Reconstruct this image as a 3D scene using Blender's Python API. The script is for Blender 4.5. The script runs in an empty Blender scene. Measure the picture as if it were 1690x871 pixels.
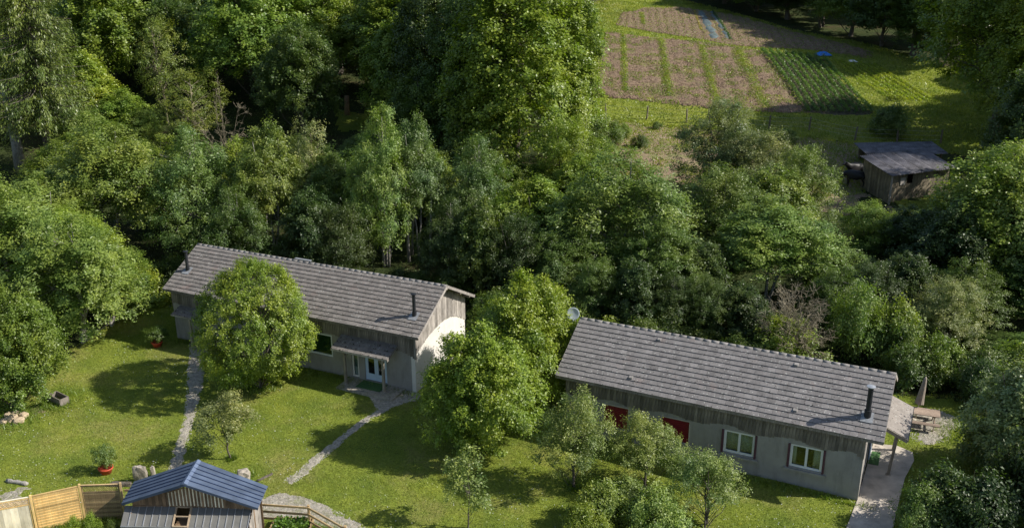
import bpy, bmesh, math, random
import numpy as np
from mathutils import Vector, Matrix
S = bpy.context.scene
COL = S.collection
R = math.radians
rnd = random.Random(7)
# ------------------------------------------------------------------ camera
CX, CY, FOC = 845.0, 435.5, 1600.0          # photograph is 1690 x 871
PIT, ROL, CH = 0.3491, -0.0045, 25.2371
_cp, _sp = math.cos(PIT), math.sin(PIT)
_r = np.array([1, 0, 0.]); _F = np.array([0, _cp, -_sp]); _u = np.array([0, _sp, _cp])
_R = math.cos(ROL) * _r + math.sin(ROL) * _u
_U = -math.sin(ROL) * _r + math.cos(ROL) * _u
_C = np.array([0, 0, CH])
cam = bpy.data.cameras.new('camera')
cam.sensor_fit = 'HORIZONTAL'; cam.sensor_width = 36
cam.lens = FOC / 1690 * 36; cam.clip_end = 3000; cam.clip_start = 0.5
co = bpy.data.objects.new('camera', cam); COL.objects.link(co)
mw = Matrix.Identity(4)
for i in range(3):
    mw[i][0], mw[i][1], mw[i][2], mw[i][3] = _R[i], _U[i], -_F[i], _C[i]
co.matrix_world = mw
S.camera = co
# ------------------------------------------------------------------ world, sun, exposure
SUN_EL, SUN_AZ = 39.0, -6.0                  # azimuth counted from +X
w = bpy.data.worlds.new('World'); S.world = w; w.use_nodes = True
nt = w.node_tree; bg = nt.nodes['Background']
sky = nt.nodes.new('ShaderNodeTexSky'); sky.sky_type = 'NISHITA'; sky.sun_disc = False
sky.sun_elevation = R(SUN_EL); sky.sun_rotation = R(90 - SUN_AZ)
nt.links.new(sky.outputs[0], bg.inputs[0]); bg.inputs[1].default_value = 0.105
sl = bpy.data.lights.new('sun', 'SUN'); sl.energy = 4.9; sl.angle = R(0.53); sl.color = (1, .955, .87)
so = bpy.data.objects.new('sun', sl); COL.objects.link(so)
sd = Vector((math.cos(R(SUN_EL)) * math.cos(R(SUN_AZ)), math.cos(R(SUN_EL)) * math.sin(R(SUN_AZ)), math.sin(R(SUN_EL))))
so.rotation_euler = sd.to_track_quat('Z', 'Y').to_euler(); so.location = sd * 100
S.view_settings.view_transform = 'Standard'; S.view_settings.look = 'None'
S.view_settings.exposure = 0.3; S.view_settings.gamma = 1
S.render.engine = 'CYCLES'
S.cycles.max_bounces = 8; S.cycles.transparent_max_bounces = 12
# ------------------------------------------------------------------ terrain
TY = [-400, 30, 38, 50, 62, 80, 98, 118, 150, 300, 700]
TZ = [-2, -.2, 0, .35, .6, 3.0, 5.6, 9.0, 11.7, 30, 60]
_ys = np.arange(-400, 700, .5); _zs = np.interp(_ys, TY, TZ)
_zs = np.convolve(np.pad(_zs, 6, mode='edge'), np.ones(13) / 13, 'valid')
def tz(x, y):
    x = np.asarray(x, float); y = np.asarray(y, float)
    far = np.clip((y - 58) / 20, 0, 1)
    return np.interp(y, _ys, _zs) + far * (.12 * np.sin(x * .31 + 1.3) * np.sin(y * .27) + .05 * np.sin(x * .9 + y * .7)) + (1 - far) * .03 * np.sin(x * .6) * np.sin(y * .5 + 1)
def ray(u, v):
    d = _F + _R * ((u - CX) / FOC) - _U * ((v - CY) / FOC); return d
_ts = np.arange(25, 400, .03)
def spot(u, v):
    """point of the ground under a given line of sight"""
    P = _C + np.outer(_ts, ray(u, v)); k = np.argmax(P[:, 2] < tz(P[:, 0], P[:, 1])); return P[k]
def pix(P):
    d = np.asarray(P, float) - _C; z = d @ _F
    return CX + FOC * (d @ _R) / z, CY - FOC * (d @ _U) / z
def at_depth(u, Y):
    x = 0.
    for _ in range(12):
        P = np.array([x, Y, float(tz(x, Y))]); x += (u - pix(P)[0]) * ((P - _C) @ _F) / FOC
    return np.array([x, Y, float(tz(x, Y))])
def height_to(P, v):
    lo, hi = -2, 80
    for _ in range(50):
        m = (lo + hi) / 2
        if pix(P + np.array([0, 0, m]))[1] > v: lo = m
        else: hi = m
    return m
def pxm(P): return FOC / ((np.asarray(P) - _C) @ _F)
# ------------------------------------------------------------------ object helpers
def link(o, parent=None):
    COL.objects.link(o)
    if parent is not None: o.parent = parent
    return o
def tag(o, label=None, cat=None, group=None, kind=None):
    if label: o['label'] = label
    if cat: o['category'] = cat
    if group: o['group'] = group
    if kind: o['kind'] = kind
    return o
def empty(name, loc=(0, 0, 0), rz=0, label=None, cat=None, group=None):
    o = bpy.data.objects.new(name, None); o.location = loc; o.rotation_euler = (0, 0, rz); o.empty_display_size = .2
    COL.objects.link(o); return tag(o, label, cat, group)
def mesh_np(name, V, F, m, attrs=None, smooth=False):
    """V (n,3), F (k,4) quads or (k,3)"""
    V = np.asarray(V, np.float32); F = np.asarray(F, np.int32); k, c = F.shape
    me = bpy.data.meshes.new(name)
    me.vertices.add(len(V)); me.vertices.foreach_set('co', V.ravel())
    me.loops.add(k * c); me.loops.foreach_set('vertex_index', F.ravel())
    me.polygons.add(k); me.polygons.foreach_set('loop_start', np.arange(k, dtype=np.int32) * c)
    me.polygons.foreach_set('use_smooth', np.full(k, smooth))
    for an, dom, arr in (attrs or []):
        a = me.attributes.new(an, 'FLOAT', dom); a.data.foreach_set('value', np.asarray(arr, np.float32))
    me.materials.append(m); me.update(calc_edges=True); me.validate()
    return me
class MB:
    def __init__(s): s.v = []; s.f = []
    def add(s, vs, fs):
        n = len(s.v); s.v += [tuple(x) for x in vs]; s.f += [tuple(i + n for i in f) for f in fs]; return s
    def box(s, c, d, M=None):
        hx, hy, hz = d[0] / 2, d[1] / 2, d[2] / 2
        vs = [Vector((x, y, z)) for z in (-hz, hz) for y in (-hy, hy) for x in (-hx, hx)]
        if M is not None: vs = [M @ v for v in vs]
        vs = [v + Vector(c) for v in vs]
        return s.add(vs, [(0, 2, 3, 1), (4, 5, 7, 6), (0, 1, 5, 4), (2, 6, 7, 3), (1, 3, 7, 5), (0, 4, 6, 2)])
    def bar(s, a, b, wd, th, up=(0, 0, 1)):
        a = Vector(a); b = Vector(b); x = (b - a); L = x.length; x.normalize(); u = Vector(up)
        y = u.cross(x)
        if y.length < 1e-4: y = Vector((0, 1, 0)).cross(x)
        y.normalize(); z = x.cross(y)
        M = Matrix((x, y, z)).transposed(); return s.box((a + b) / 2, (L, wd, th), M)
    def tube(s, pts, rad, n=8, cap=True):
        pts = [Vector(p) for p in pts]; rings = []; base = len(s.v)
        vs = []; fs = []
        for i, p in enumerate(pts):
            t = (pts[min(i + 1, len(pts) - 1)] - pts[max(i - 1, 0)]).normalized()
            a = t.orthogonal().normalized() if i == 0 else (a - t * a.dot(t)).normalized()
            b = t.cross(a); r = rad[i] if hasattr(rad, '__len__') else rad
            for k in range(n):
                an = 2 * math.pi * k / n; vs.append(p + (a * math.cos(an) + b * math.sin(an)) * r)
        for i in range(len(pts) - 1):
            for k in range(n):
                k2 = (k + 1) % n; fs.append((i * n + k, i * n + k2, (i + 1) * n + k2, (i + 1) * n + k))
        if cap: fs.append(tuple(range(n))[::-1]); fs.append(tuple((len(pts) - 1) * n + k for k in range(n)))
        return s.add(vs, fs)
    def build(s, name, m, parent=None, smooth=False, bevel=0):
        me = bpy.data.meshes.new(name); me.from_pydata(s.v, [], s.f); me.materials.append(m); me.update()
        if bevel:
            b = bmesh.new(); b.from_mesh(me); bmesh.ops.bevel(b, geom=list(b.edges), offset=bevel, segments=1, affect='EDGES'); b.to_mesh(me); b.free()
        if smooth:
            for p in me.polygons: p.use_smooth = True
        return link(bpy.data.objects.new(name, me), parent)
# ------------------------------------------------------------------ materials
def new_mat(name):
    m = bpy.data.materials.new(name); m.use_nodes = True
    return m, m.node_tree, m.node_tree.nodes['Principled BSDF']
def N(t, typ, **k):
    n = t.nodes.new(typ)
    for a, b in k.items(): setattr(n, a, b)
    return n
def noise(t, scale, detail=4, rough=.55, coord='pos', vec=None):
    n = N(t, 'ShaderNodeTexNoise'); n.inputs['Scale'].default_value = scale; n.inputs['Detail'].default_value = detail
    n.inputs['Roughness'].default_value = rough
    if vec is None:
        if coord == 'pos': g = N(t, 'ShaderNodeNewGeometry'); vec = g.outputs['Position']
        else: g = N(t, 'ShaderNodeTexCoord'); vec = g.outputs['Object']
    t.links.new(vec, n.inputs['Vector']); return n.outputs['Fac']
def ramp(t, fac, stops):
    r = N(t, 'ShaderNodeValToRGB'); e = r.color_ramp.elements
    while len(e) < len(stops): e.new(.5)
    for i, (p, c) in enumerate(stops):
        e[i].position = p; e[i].color = (c[0], c[1], c[2], 1) if hasattr(c, '__len__') else (c, c, c, 1)
    t.links.new(fac, r.inputs[0]); return r.outputs[0]
def mix(t, fac, a, b, mode='MIX'):
    n = N(t, 'ShaderNodeMix', data_type='RGBA', blend_type=mode)
    for s, val in ((0, fac), (6, a), (7, b)):
        if hasattr(val, 'is_linked') or hasattr(val, 'links'): t.links.new(val, n.inputs[s])
        else: n.inputs[s].default_value = val if s == 0 else (val[0], val[1], val[2], 1)
    return n.outputs[2]
def bump(t, b, h, st=.5, dist=.02):
    n = N(t, 'ShaderNodeBump'); n.inputs['Strength'].default_value = st; n.inputs['Distance'].default_value = dist
    t.links.new(h, n.inputs['Height']); t.links.new(n.outputs[0], b.inputs['Normal'])
def stretch(t, sx, sy, sz, obj=True):
    g = N(t, 'ShaderNodeTexCoord') if obj else N(t, 'ShaderNodeNewGeometry')
    m = N(t, 'ShaderNodeMapping'); m.inputs['Scale'].default_value = (sx, sy, sz)
    t.links.new(g.outputs['Object' if obj else 'Position'], m.inputs[0]); return m.outputs[0]
def simple(name, c, rough=.7, var=.25, scale=3, metal=0, bmp=0):
    m, t, b = new_mat(name)
    col = ramp(t, noise(t, scale, 5), [(.3, [x * (1 - var) for x in c]), (.7, [min(1, x * (1 + var)) for x in c])])
    t.links.new(col, b.inputs['Base Color']); b.inputs['Roughness'].default_value = rough; b.inputs['Metallic'].default_value = metal
    if bmp: bump(t, b, noise(t, scale * 8, 4), bmp)
    return m
def leaf_mat(name, trans=.3):
    """colour = object colour x per-leaf tint"""
    m, t, b = new_mat(name)
    oi = N(t, 'ShaderNodeObjectInfo'); at = N(t, 'ShaderNodeAttribute', attribute_name='tint')
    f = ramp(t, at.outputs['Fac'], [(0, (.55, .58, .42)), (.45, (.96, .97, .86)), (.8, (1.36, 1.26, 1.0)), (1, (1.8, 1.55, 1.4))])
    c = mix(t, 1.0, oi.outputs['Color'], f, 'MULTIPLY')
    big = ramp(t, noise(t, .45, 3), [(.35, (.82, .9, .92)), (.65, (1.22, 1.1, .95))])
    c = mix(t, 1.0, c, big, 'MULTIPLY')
    t.links.new(c, b.inputs['Base Color']); b.inputs['Roughness'].default_value = .42
    b.inputs['Specular IOR Level'].default_value = .5
    tr = N(t, 'ShaderNodeBsdfTranslucent'); c2 = mix(t, 1.0, c, (1.5, 1.75, .6), 'MULTIPLY'); t.links.new(c2, tr.inputs[0])
    ms = N(t, 'ShaderNodeMixShader'); ms.inputs[0].default_value = trans
    t.links.new(b.outputs[0], ms.inputs[1]); t.links.new(tr.outputs[0], ms.inputs[2])
    t.links.new(ms.outputs[0], t.nodes['Material Output'].inputs[0]); return m
def bark_mat(name, c1, c2):
    m, t, b = new_mat(name)
    f = noise(t, 6, 6, .65, vec=stretch(t, 3, 3, .7)); t.links.new(ramp(t, f, [(.35, c1), (.62, c2)]), b.inputs['Base Color'])
    b.inputs['Roughness'].default_value = .9; bump(t, b, f, .8, .05); return m
M = {}
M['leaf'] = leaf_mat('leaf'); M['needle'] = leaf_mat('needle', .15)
M['bark'] = bark_mat('bark', (.05, .04, .03), (.17, .145, .115))
M['pale_bark'] = bark_mat('pale_bark', (.16, .14, .12), (.48, .45, .4))
M['twig'] = bark_mat('twig', (.20, .165, .11), (.37, .32, .22))
def wood(name, ca, cb, sc=1.0, rough=.85):
    m, t, b = new_mat(name)
    oi = N(t, 'ShaderNodeObjectInfo')
    f = noise(t, 14 * sc, 6, .6, vec=stretch(t, 2, 2, .22)); c = ramp(t, f, [(.3, ca), (.68, cb)])
    tone = ramp(t, oi.outputs['Random'], [(0, .66), (.5, 1.), (1, 1.32)])
    c = mix(t, 1.0, c, tone, 'MULTIPLY'); c = mix(t, .5, c, ramp(t, noise(t, 1.6, 4), [(.35, .6), (.65, 1.25)]), 'MULTIPLY')
    t.links.new(c, b.inputs['Base Color']); b.inputs['Roughness'].default_value = rough; bump(t, b, f, .5, .006); return m
M['board'] = wood('weathered_board', (.11, .09, .07), (.27, .235, .20))
M['board_pale'] = wood('bleached_board', (.20, .17, .145), (.46, .42, .38))
M['post'] = wood('porch_post', (.20, .17, .13), (.40, .35, .28))
M['pine'] = wood('new_pine_board', (.60, .38, .13), (.80, .56, .24))
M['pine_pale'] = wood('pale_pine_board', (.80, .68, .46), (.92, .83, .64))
M['hatch_wood'] = wood('hatch_wood', (.42, .30, .18), (.62, .48, .33))
M['rail'] = wood('fence_rail', (.30, .20, .09), (.52, .37, .19))
M['shed_board'] = wood('shed_board', (.14, .085, .045), (.32, .21, .12))
M['barn_board'] = wood('barn_board', (.12, .095, .065), (.30, .25, .17))
M['table_wood'] = wood('table_wood', (.20, .14, .10), (.38, .29, .22))
def tile_mat(name, base, red, lichen):
    m, t, b = new_mat(name)
    g = N(t, 'ShaderNodeNewGeometry'); oi = N(t, 'ShaderNodeObjectInfo')
    c = ramp(t, noise(t, 2.2, 6, .7), [(.3, [x * .74 for x in base]), (.52, base), (.75, [x * 1.2 for x in base])])
    c = mix(t, ramp(t, noise(t, 1.1, 3), [(.60, 0), (.74, .45)]), c, red)
    at = N(t, 'ShaderNodeAttribute', attribute_name='tone')
    tone = ramp(t, at.outputs['Fac'], [(0, .86), (.5, 1.), (.93, 1.08), (1, 1.22)]); c = mix(t, 1., c, tone, 'MULTIPLY')
    tn2 = ramp(t, oi.outputs['Random'], [(0, .9), (1, 1.08)]); c = mix(t, 1., c, tn2, 'MULTIPLY')
    v = N(t, 'ShaderNodeTexVoronoi'); v.inputs['Scale'].default_value = 5.5; t.links.new(g.outputs['Position'], v.inputs['Vector'])
    c = mix(t, ramp(t, v.outputs['Distance'], [(.12, .8), (.2, 0)]), c, (.46, .46, .42))
    v2 = N(t, 'ShaderNodeTexVoronoi'); v2.inputs['Scale'].default_value = 5.2; t.links.new(g.outputs['Position'], v2.inputs['Vector'])
    c = mix(t, ramp(t, v2.outputs['Distance'], [(.11, lichen), (.2, 0)]), c, (.035, .032, .026))
    c = mix(t, .6, c, ramp(t, noise(t, 28, 3, .6), [(.3, .72), (.7, 1.24)]), 'MULTIPLY')
    t.links.new(c, b.inputs['Base Color']); b.inputs['Roughness'].default_value = .88; bump(t, b, noise(t, 30, 5, .7), .6, .01); return m
M['tileB'] = tile_mat('concrete_tile', (.205, .190, .182), (.24, .175, .15), .8)
M['tileA'] = tile_mat('mossy_concrete_tile', (.205, .183, .165), (.20, .13, .11), .95)
M['ridgetile'] = simple('ridge_tile_concrete', (.235, .22, .205), .9, .4, 5, bmp=.5)
M['lean'] = tile_mat('lichen_slab', (.34, .30, .265), (.30, .2, .17), 1.0)
def render_mat(name, base, stain):
    m, t, b = new_mat(name)
    c = ramp(t, noise(t, 1.3, 7, .65), [(.3, [x * .8 for x in base]), (.7, base)])
    c = mix(t, ramp(t, noise(t, 2.5, 6, .7, vec=stretch(t, 1, 1, .25, False)), [(.48, 0), (.75, .55)]), c, stain)
    t.links.new(c, b.inputs['Base Color']); b.inputs['Roughness'].default_value = .92; bump(t, b, noise(t, 22, 6, .7), .6, .02); return m
M['render'] = render_mat('grey_render', (.37, .345, .315), (.15, .135, .115))
M['render_light'] = render_mat('cream_render', (.82, .77, .70), (.66, .61, .54))
M['white'] = simple('white_upvc', (.80, .80, .80), .35, .04, 3)
M['bluewhite'] = simple('pale_blue_paint', (.55, .66, .80), .4, .06, 3)
M['red'] = simple('crimson_shutter', (.19, .004, .022), .45, .12, 6)
M['maroon'] = simple('maroon_jamb', (.09, .03, .05), .6, .2, 6)
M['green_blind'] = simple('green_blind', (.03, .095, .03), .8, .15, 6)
M['metal_dark'] = simple('black_flue', (.035, .037, .042), .45, .3, 8, .4)
M['metal'] = simple('galvanised', (.55, .56, .57), .4, .15, 5, .6)
M['blue'] = simple('blue_sheet_metal', (.080, .106, .158), .5, .28, 1.4, 0)
M['blue_dark'] = simple('blue_seam', (.05, .075, .14), .5, .1, 2)
M['blue_light'] = simple('blue_ridge', (.14, .18, .27), .4, .1, 2)
M['pale_stone'] = simple('pale_stone', (.50, .39, .26), .9, .2, 4, bmp=.6)
M['grey_sheet'] = simple('grey_sheet_metal', (.165, .16, .145), .6, .15, 2, 0)
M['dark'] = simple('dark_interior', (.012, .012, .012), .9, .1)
M['concrete'] = simple('terrace_concrete', (.50, .44, .365), .92, .28, 1.6, bmp=.5)
M['mat_green'] = simple('green_mat', (.06, .14, .04), .95, .2, 20, bmp=.5)
M['stone'] = simple('field_stone', (.34, .30, .25), .92, .4, 4, bmp=1)
M['terracotta'] = simple('red_pot', (.52, .075, .035), .55, .15, 8)
M['dish'] = simple('satellite_dish', (.36, .40, .42), .5, .08, 4)
M['canvas'] = simple('parasol_canvas', (.34, .29, .24), .85, .2, 9)
M['curtain'] = simple('curtain', (.72, .68, .55), .9, .2, 14)
M['teal_curtain'] = simple('teal_curtain', (.38, .46, .44), .9, .3, 14)
M['bull'] = simple('black_hide', (.012, .011, .011), .55, .3, 6)
M['tarp_blue'] = simple('blue_tarp', (.02, .20, .62), .5, .2, 4)
M['tarp_white'] = simple('white_tarp', (.78, .78, .76), .6, .1, 4)
M['soil_bed'] = simple('bed_soil', (.07, .05, .035), .95, .3, 8, bmp=.6)
M['fibre'] = simple('corrugated_sheet', (.16, .15, .16), .85, .55, 1.5)
m, t, b = new_mat('window_glass')
gl = N(t, 'ShaderNodeBsdfGlossy'); gl.inputs['Roughness'].default_value = .03; gl.inputs[0].default_value = (.9, .95, 1, 1)
tr = N(t, 'ShaderNodeBsdfTransparent'); tr.inputs[0].default_value = (.75, .8, .78, 1)
ms = N(t, 'ShaderNodeMixShader'); ms.inputs[0].default_value = .06
t.links.new(tr.outputs[0], ms.inputs[1]); t.links.new(gl.outputs[0], ms.inputs[2]); t.links.new(ms.outputs[0], t.nodes['Material Output'].inputs[0]); M['glass'] = m
# ground materials
def grass_mat(name, g1, g2, dry, dryamt=.6, rough_sc=1.0):
    m, t, b = new_mat(name)
    c = ramp(t, noise(t, .55 * rough_sc, 5, .6), [(.35, g1), (.65, g2)])
    c = mix(t, ramp(t, noise(t, .33 * rough_sc, 6, .68), [(.5, 0), (.68, dryamt)]), c, dry)
    c = mix(t, ramp(t, noise(t, .9, 6, .75), [(.56, 0), (.7, .55)]), c, [x * .62 for x in g1])
    c = mix(t, .85, c, ramp(t, noise(t, 7, 5, .75), [(.3, .55), (.7, 1.4)]), 'MULTIPLY')
    c = mix(t, .4, c, ramp(t, noise(t, 30, 3, .7), [(.3, .55), (.7, 1.45)]), 'MULTIPLY')
    t.links.new(c, b.inputs['Base Color']); b.inputs['Roughness'].default_value = .9; b.inputs['Specular IOR Level'].default_value = .15
    bump(t, b, noise(t, 14, 6, .75), 1, .08); return m
M['lawn'] = grass_mat('lawn_grass', (.140, .19, .028), (.235, .275, .040), (.33, .285, .10), .6)
M['meadow'] = grass_mat('meadow_grass', (.155, .20, .028), (.28, .31, .048), (.34, .29, .09), .5, .5)
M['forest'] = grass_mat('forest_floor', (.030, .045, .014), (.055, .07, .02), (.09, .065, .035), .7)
def soil(name, c1, c2, weed, sc=3, wl=.56):
    m, t, b = new_mat(name)
    c = ramp(t, noise(t, sc, 7, .75), [(.3, c1), (.66, c2)])
    c = mix(t, ramp(t, noise(t, .8, 7, .8), [(wl, 0), (wl + .12, .8)]), c, weed)
    c = mix(t, .8, c, ramp(t, noise(t, 6, 4, .8), [(.32, .5), (.68, 1.45)]), 'MULTIPLY')
    t.links.new(c, b.inputs['Base Color']); b.inputs['Roughness'].default_value = .95; bump(t, b, noise(t, 4, 7, .8), 1, .25); return m
M['soil'] = soil('field_soil', (.175, .112, .068), (.345, .24, .155), (.24, .24, .07), 2.2, .52)
M['dark_soil'] = soil('potato_bed_soil', (.07, .06, .035), (.14, .12, .07), (.09, .13, .03))
M['bare'] = soil('bare_earth', (.25, .17, .11), (.42, .30, .20), (.20, .25, .05), 3, .47)
M['gravel'] = soil('gravel', (.34, .30, .24), (.66, .60, .50), (.27, .28, .11), 7, .52)
M['pebble'] = simple('pebble', (.50, .47, .43), .9, .35, 30)
M['blade'] = leaf_mat('grass_blade', .25)
M['net'] = simple('blue_ground_cover', (.115, .15, .15), .6, .35, 3)
# ------------------------------------------------------------------ ground sheets
def in_poly(x, y, poly):
    ins = np.zeros(np.shape(x), bool); n = len(poly); j = n - 1
    for i in range(n):
        xi, yi = poly[i][0], poly[i][1]; xj, yj = poly[j][0], poly[j][1]
        c = ((yi > y) != (yj > y)) & (x < (xj - xi) * (y - yi) / (yj - yi + 1e-12) + xi)
        ins ^= c; j = i
    return ins
def vnoise(x, y, sc, seed=0):
    x = x * sc; y = y * sc; xi = np.floor(x).astype(np.int64); yi = np.floor(y).astype(np.int64); fx = x - xi; fy = y - yi
    def h(a, b):
        n = (a * 374761393 + b * 668265263 + seed * 974711) & 0xffffffff
        n = ((n ^ (n >> 13)) * 1274126177) & 0xffffffff; return ((n ^ (n >> 16)) & 0xffff) / 65535.
    fx = fx * fx * (3 - 2 * fx); fy = fy * fy * (3 - 2 * fy)
    return (h(xi, yi) * (1 - fx) + h(xi + 1, yi) * fx) * (1 - fy) + (h(xi, yi + 1) * (1 - fx) + h(xi + 1, yi + 1) * fx) * fy
def ground_poly(px): return [spot(u, v)[:2] for u, v in px]
def sheet(name, poly, mat, dz, res, ragged=.3, relief=None, kind='structure', rsc=1.2, rim=0):
    poly = np.array(poly); x0, y0 = poly.min(0) - 1; x1, y1 = poly.max(0) + 1
    xs = np.arange(x0, x1 + res, res); ys = np.arange(y0, y1 + res, res)
    X, Y = np.meshgrid(xs, ys)
    jx = (vnoise(X, Y, rsc, 1) - .5) * 2 * ragged + (vnoise(X, Y, rsc * 3.3, 3) - .5) * ragged
    jy = (vnoise(X, Y, rsc, 2) - .5) * 2 * ragged + (vnoise(X, Y, rsc * 3.3, 4) - .5) * ragged
    ins = in_poly(X + jx, Y + jy, poly)
    Zz = tz(X, Y) + dz + (relief(X, Y) if relief else 0)
    nx = len(xs); idx = np.arange(X.size).reshape(X.shape)
    cell = ins[:-1, :-1] & ins[1:, :-1] & ins[:-1, 1:] & ins[1:, 1:]
    # give the rim a sunk edge so that it meets the ground
    F = np.stack([idx[:-1, :-1][cell], idx[:-1, 1:][cell], idx[1:, 1:][cell], idx[1:, :-1][cell]], 1)
    used = np.zeros(X.size, bool); used[F.ravel()] = True
    full = np.zeros(X.shape, int)
    for a in (slice(None, -1), slice(1, None)):
        for b_ in (slice(None, -1), slice(1, None)): full[a, b_] += cell
    edge = (full < 4); Zz = np.where(edge, tz(X, Y) + min(.012, dz) - rim, Zz)
    V = np.stack([X.ravel(), Y.ravel(), Zz.ravel()], 1)
    remap = -np.ones(X.size, int); remap[used] = np.arange(used.sum())
    me = mesh_np(name, V[used], remap[F], mat, smooth=True)
    return tag(link(bpy.data.objects.new(name, me)), kind=kind)
# the big ground sheet reaching the horizon
gx = np.concatenate([[-900, -500, -250, -140], np.arange(-90, 95, 1.0), [140, 250, 500, 900]])
gy = np.concatenate([[-300, -100, -30], np.arange(0, 175, 1.0), [190, 215, 250, 300, 400, 550, 690]])
X, Y = np.meshgrid(gx, gy); idx = np.arange(X.size).reshape(X.shape)
F = np.stack([idx[:-1, :-1].ravel(), idx[:-1, 1:].ravel(), idx[1:, 1:].ravel(), idx[1:, :-1].ravel()], 1)
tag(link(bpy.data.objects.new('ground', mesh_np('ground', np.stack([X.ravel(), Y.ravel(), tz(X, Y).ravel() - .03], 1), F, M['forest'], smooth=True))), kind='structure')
LAWN_PX = [(-60, 660), (0, 630), (60, 600), (120, 575), (190, 530), (235, 490), (262, 470), (300, 500), (640, 560), (800, 545), (930, 590), (1180, 640), (1500, 650), (1580, 650), (1640, 700), (1690, 790), (1760, 940), (-60, 940)]
LAWN = ground_poly(LAWN_PX)
sheet('lawn', LAWN, M['lawn'], .03, .3, .5)
FIELD_PX = [(900, 205), (945, 150), (985, 70), (975, 5), (1010, -1), (1120, -1), (1200, 18), (1290, 45), (1440, 75), (1560, 110), (1640, 160), (1690, 230), (1640, 262), (1430, 240), (1290, 232), (1180, 215), (1120, 214), (1010, 200)]
FIELD = ground_poly(FIELD_PX)
sheet('meadow', FIELD, M['meadow'], .04, .35, .8)
sheet('pasture', ground_poly([(900, 205), (1000, 196), (1120, 208), (1230, 212), (1400, 235), (1440, 250), (1430, 340), (1560, 350), (1380, 360), (1330, 330), (1100, 300), (960, 290), (900, 260)]), M['bare'], .045, .25, .8)
sheet('clearing', ground_poly([(550, 178), (612, 188), (606, 226), (556, 218)]), M['meadow'], .05, .4, .5)
sheet('clearing', ground_poly([(1470, 330), (1560, 318), (1570, 352), (1490, 352)]), M['meadow'], .06, .3, .4)
def furrow(dx, dy, pitch, amp):
    def f(X, Y): return amp * np.sin((X * dy - Y * dx) * 2 * math.pi / pitch) + .07 * (vnoise(X, Y, 3.1, 5) - .5) + .05 * (vnoise(X, Y, 7, 6) - .5)
    return f
a0, a1 = spot(1090, 64), spot(1105, 162); fd = (a1 - a0)[:2]; fd /= np.linalg.norm(fd)
sheet('soil_plot', ground_poly([(1000, 53), (1254, 85), (1336, 189), (1177, 181), (1050, 166), (984, 161), (979, 135), (988, 90)]), M['soil'], .12, .28, .6, furrow(fd[0], fd[1], 1.5, .02))
sheet('soil_plot', ground_poly([(1016, 43), (1026, 22), (1060, 13), (1119, 12), (1200, 22), (1290, 48), (1370, 66), (1440, 88), (1438, 99), (1330, 83), (1200, 75), (1100, 58)]), M['soil'], .12, .35, .4, furrow(fd[0], fd[1], 1.1, .04))
sheet('soil_plot', ground_poly([(1254, 86), (1362, 97), (1446, 191), (1332, 189)]), M['dark_soil'], .11, .3, .2)
# gravel paths, pebble yard, terrace
def strip_poly(pts):
    L = [spot(a, v)[:2] for a, b_, v in pts]; Rr = [spot(b_, v)[:2] for a, b_, v in pts][::-1]; return L + Rr
PATH1 = strip_poly([(313, 345, 556), (312, 342, 590), (308, 334, 640), (303, 322, 690), (297, 316, 715), (288, 309, 738), (280, 301, 765), (272, 296, 800)])
PATH2 = ground_poly([(592, 640), (650, 640), (700, 650), (690, 660), (650, 672), (612, 694), (580, 718), (545, 750), (515, 775), (497, 792), (480, 800), (468, 792), (490, 778), (520, 752), (552, 728), (590, 698), (622, 676), (612, 660)])
YARD = ground_poly([(432, 822), (470, 815), (500, 822), (530, 832), (570, 850), (620, 880), (640, 940), (540, 940), (500, 862), (430, 858), (420, 840)])
PATCHG = ground_poly([(1500, 672), (1548, 676), (1580, 690), (1590, 712), (1560, 730), (1520, 735), (1500, 722)])
sheet('gravel_path', PATH1, M['gravel'], .055, .05, .13, rsc=2.5)
sheet('gravel_path', PATH2, M['gravel'], .055, .05, .13, rsc=2.5)
sheet('pebble_yard', YARD, M['gravel'], .05, .05, .3, rsc=1.4)
sheet('gravel_patch', PATCHG, M['gravel'], .05, .1, .4, rsc=2)
sheet('gravel_patch', ground_poly([(-20, 815), (30, 800), (62, 825), (60, 850), (-20, 880)]), M['gravel'], .05, .1, .4, rsc=2)
sheet('gravel_patch', ground_poly([(1040, 222), (1100, 218), (1118, 240), (1095, 262), (1050, 250)]), M['bare'], .07, .2, .4, rsc=1)
sheet('dirt_patch', ground_poly([(45, 672), (75, 668), (78, 682), (50, 688)]), M['bare'], .05, .1, .2)
TERR = [spot(u, v) for u, v in [(1396, 874), (1414, 828), (1441, 733), (1480, 737), (1506, 748), (1508, 762), (1493, 790), (1478, 850), (1474, 874)]]
tb = MB(); n_ = len(TERR)
tb.add([(p[0], p[1], float(tz(p[0], p[1])) + .075) for p in TERR] + [(p[0], p[1], -.3) for p in TERR], [tuple(range(n_))] + [(i, i + n_, (i + 1) % n_ + n_, (i + 1) % n_) for i in range(n_)])
tag(tb.build('concrete_terrace', M['concrete']), kind='structure')
PAST = ground_poly([(900, 205), (1000, 196), (1120, 208), (1230, 212), (1400, 235), (1440, 250), (1430, 320), (1330, 330), (1100, 300), (960, 290)])
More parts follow.
